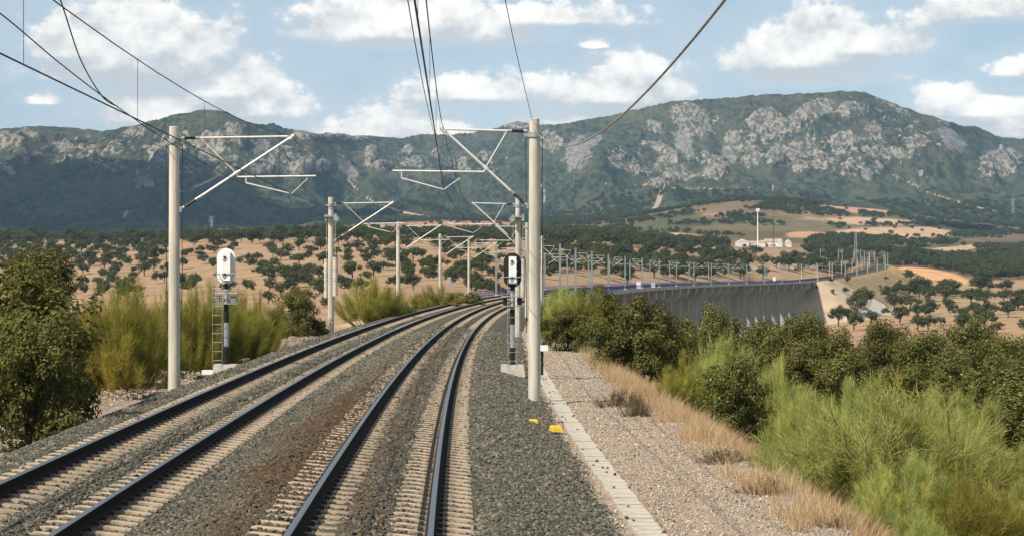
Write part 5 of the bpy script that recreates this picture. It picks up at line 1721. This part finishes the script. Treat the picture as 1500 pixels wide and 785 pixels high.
# ================================================================ farm, masts and pylons in the distance
def base_at(px, py):
    h_ = ground_hit(px, py)
    return Vector(h_)
def farm():
    c = base_at(1115, 361.5)
    k = c.y / FOC                          # metres per photo pixel at that distance
    root = tag(empty('farm', (c.x, c.y, c.z - .5)), 'long white farmhouse with tiled roofs on the hilltop', 'farmhouse')
    def house(x0, x1, dep, hw, hr, y, gable=False, roof=M_TILE):
        m = MB()
        hw, hr = hw * 1.35, hr * 1.35
        m.box(((x0 + x1) / 2, y, hw / 2), (x1 - x0, dep, hw + 1.0))
        w_ = m.build('wall', M_WALLW, root)
        m = MB()
        if gable:
            m.prism([(x0 - .3, hw + .45), (x1 + .3, hw + .45), ((x0 + x1) / 2, hr + .5)], y - dep / 2 - .2, y + dep / 2 + .2, lambda a, b, t: (a, t, b))
        else:
            m.prism([(y - dep / 2 - .3, hw + .5), (y + dep / 2 + .3, hw + .5), (y, hr + .5)], x0 - .2, x1 + .2, lambda a, b, t: (t, a, b))
        m.build('roof', roof, root)
    def px(p): return (p - 1115) * k
    house(px(1078), px(1096), 12, 3.0, 4.6, 0, True, M_WALLW)
    house(px(1096.2), px(1119), 9, 2.2, 3.6, 3)
    house(px(1112), px(1119.5), 7, 2.6, 3.9, -5)
    house(px(1119.7), px(1145), 10, 3.0, 4.9, 1)
    house(px(1138), px(1144), 7, 3.3, 4.4, -7, True, M_WALLW)
    house(px(1150), px(1158), 9, 2.6, 4.2, -2, True, M_WALLW)
    m = MB(); m.box((px(1089.5), -6.1, 1.2), (px(1091.5) - px(1087), .3, 2.6)); m.build('door', M_DARK, root)
    for p_ in (1103, 1108, 1123, 1129, 1134):
        m = MB(); m.box((px(p_), -1.6 if p_ < 1112 else -4.1, 1.6), (.9, .2, 1.0)); m.build('window', M_DARK, root)
farm()
def base_d(px, d_):
    x = (px - CX) / FOC * d_
    return Vector((x, d_, float(terrain(np.array([x]), np.array([float(d_)]))[0])))
def tall_mast():
    c = base_at(1110, 363); k = c.y / FOC
    root = tag(empty('antenna_mast', c), 'tall white antenna mast with panels in front of the farm', 'antenna mast')
    H_ = (363 - 306) * k
    m = MB(); m.tube((0, 0, -.5), (0, 0, H_), .55, .38, 10); m.build('pole', M_WHITE, root)
    for i in range(6):
        a = i * math.pi / 3
        m = MB(); m.box((math.cos(a) * 1.3, math.sin(a) * 1.3, H_ - 1.2), (.45, .45, 2.6)); m.tube((0, 0, H_ - 1), (math.cos(a) * 1.3, math.sin(a) * 1.3, H_ - 1), .08, .08, 5); m.build('antenna_panel', M_WHITE, root)
def lattice(px, py, ptop, w0, w1, mat, label, name='lattice_tower', r=.10, arms=0):
    c = base_at(px, py); k = c.y / FOC
    H_ = (py - ptop) * k
    root = tag(empty(name, c), label, 'tower')
    m = MB()
    n = 12
    cs = [(-1, -1), (1, -1), (1, 1), (-1, 1)]
    f = lambda t: w0 + (w1 - w0) * t
    for a, b in cs:
        m.tube((a * f(0) / 2, b * f(0) / 2, -.5), (a * f(1) / 2, b * f(1) / 2, H_), r, r * .8, 5)
    m.build('leg', mat, root)
    m = MB()
    for i in range(n):
        t0, t1 = i / n, (i + 1) / n
        for j in range(4):
            (a0, b0), (a1, b1) = cs[j], cs[(j + 1) % 4]
            m.tube((a0 * f(t0) / 2, b0 * f(t0) / 2, t0 * H_), (a1 * f(t1) / 2, b1 * f(t1) / 2, t1 * H_), r * .55, r * .55, 4)
            m.tube((a1 * f(t0) / 2, b1 * f(t0) / 2, t0 * H_), (a0 * f(t1) / 2, b0 * f(t1) / 2, t1 * H_), r * .55, r * .55, 4)
    m.build('bracing', mat, root)
    for q in range(arms):
        m = MB(); z_ = H_ * (.70 + .13 * q)
        m.tube((-4.5, 0, z_), (4.5, 0, z_), r, r, 5); m.tube((-4.5, 0, z_), (0, 0, z_ + 1.6), r * .6, r * .6, 4); m.tube((4.5, 0, z_), (0, 0, z_ + 1.6), r * .6, r * .6, 4)
        m.build('cross_arm', mat, root)
tall_mast()
lattice(1133, 363, 306, 1.0, .7, M_GREEN, 'slim green lattice mast beside the white antenna mast', 'lattice_mast', .12)
lattice(1253.5, 388, 338, 2.2, .9, M_GALV, 'grey lattice tower standing by the railway curve', 'lattice_tower', .06)
lattice(310, 343, 318, 5.0, 1.2, M_GALV, 'faint power pylon before the shaded mountain on the left', 'power_pylon', .14, 3)
lattice(1484, 318, 293, 6.0, 1.4, M_GALV, 'faint power pylon on the green slope at far right', 'power_pylon', .16, 3)

# ---------------------------------------------------------------- pale dirt road in the valley
def ribbon(name, pix, wds, mat, lift=.10):
    pts = [base_at(*p) for p in pix]
    out = []
    for i in range(len(pts) - 1):
        for t in np.linspace(0, 1, 8, endpoint=(i == len(pts) - 2)):
            p = pts[i].lerp(pts[i + 1], float(t)); w_ = wds[i] * (1 - t) + wds[i + 1] * t
            out.append((p, w_))
    V = []
    for i, (p, w_) in enumerate(out):
        a = out[max(i - 1, 0)][0]; b = out[min(i + 1, len(out) - 1)][0]
        tx, ty = b.x - a.x, b.y - a.y
        L = math.hypot(tx, ty) or 1
        nx, ny = ty / L, -tx / L
        for q in (-1, -.5, 0, .5, 1):
            x, y = p.x + nx * w_ * q / 2, p.y + ny * w_ * q / 2
            V.append((x, y, float(terrain(np.array([x]), np.array([y]))[0]) + lift))
    n = len(out)
    i = np.arange(n * 5).reshape(n, 5)
    f = np.stack([i[:-1, :-1], i[:-1, 1:], i[1:, 1:], i[1:, :-1]], -1).reshape(-1, 4)
    o_ = obj(name, mesh_np(name, np.array(V), f, mat, True))
    o_['kind'] = 'structure'
M_ROAD = simple('pale_road', (0.42, 0.385, 0.33), 0.95, var=0.12, scale=0.2)
ribbon('dirt_road', [(1245, 467), (1262, 463), (1274, 459), (1284, 454), (1289, 447), (1286, 442)], [2.5, 3, 4, 5.5, 7, 6], M_ROAD, .2)

# ---------------------------------------------------------------- wire fence behind the left brooms
fn = tag(empty('wire_fence'), 'thin wire fence with green posts behind the left-hand brooms', 'fence')
fp = []
for i, s in enumerate(np.arange(60, 132, 4.0)):
    x, y = on_line(s, -14.2)
    z = float(terrain(np.array([float(x)]), np.array([float(y)]))[0])
    fp.append(Vector((float(x), float(y), z)))
    m = MB(); m.tube((x, y, z - .3), (x, y, z + 1.6), .035, .035, 6); m.build('post', M_STEELG, fn)
for hz_ in (.25, .5, .75, 1.0, 1.25, 1.5):
    m = MB(); m.path([p + Vector((0, 0, hz_)) for p in fp], .006, 4); m.build('wire', M_GALV, fn)

# ---------------------------------------------------------------- a cumulus outside the picture shades the foot of the range on the left
def cumulus(name, c, rx, ry, rz, seed, label):
    rng = np.random.default_rng(seed)
    mb_v, mb_f = [], []
    nu, nv = 40, 22
    off = 0
    for k in range(26):
        a = rng.uniform(0, 2 * math.pi); q = rng.uniform(0, 1) ** 0.5
        cx, cy = math.cos(a) * q * rx * 0.75, math.sin(a) * q * ry * 0.75
        r = rng.uniform(0.22, 0.42) * min(rx, ry) * (1.15 - 0.5 * q)
        U, Vv = np.meshgrid(np.linspace(0, 2 * np.pi, nu, endpoint=False), np.linspace(0, np.pi, nv))
        dx, dy, dz = np.cos(U) * np.sin(Vv), np.sin(U) * np.sin(Vv), np.cos(Vv)
        rr = r * (1 + 0.22 * fbm(dx * 3 + k * 7 + dz, dy * 3 + dz * 2, 4, k))
        X, Y = cx + dx * rr, cy + dy * rr
        Z = np.maximum(dz * rr * rz / min(rx, ry) * 2.2, -rz * 0.22 + rr * 0.02)
        i = np.arange(nu * nv).reshape(nv, nu)
        i2 = np.roll(i, -1, 1)
        mb_v.append(np.stack([X, Y, Z], -1).reshape(-1, 3))
        mb_f.append(np.stack([i[:-1], i2[:-1], i2[1:], i[1:]], -1).reshape(-1, 4) + off)
        off += nu * nv
    o_ = obj(name, mesh_np(name, np.concatenate(mb_v), np.concatenate(mb_f), M_CLOUD, True), None, c)
    return tag(o_, label, 'cloud')
_alt = 1150.0
def above(x, y, z):
    k = (_alt - z) / math.tan(SUN_EL)
    return (x + SUN_H.x * k, y + SUN_H.y * k, _alt)
cumulus('cumulus_cloud', above(-820, 3950, 110), 680, 760, 130, 5, 'white cumulus cloud whose shadow darkens the foot of the left mountain')
cumulus('cumulus_cloud', above(820, 3150, 60), 330, 150, 70, 9, 'small white cumulus cloud whose shadow crosses the fields at far right')

# ---------------------------------------------------------------- air
hz = MB()
hz.box((0, 3350, 330), (15000, 7800, 760))
mh, th_, oh = new_mat('summer_haze')
pv = th_.n('ShaderNodeVolumePrincipled', ins={'Color': (0.42, 0.70, 1.0, 1.0), 'Density': 4.2e-5, 'Anisotropy': 0.0})
th_.link(pv.outputs[0], oh.inputs['Volume'])
h_ = hz.build('haze', mh)
h_['kind'] = 'stuff'
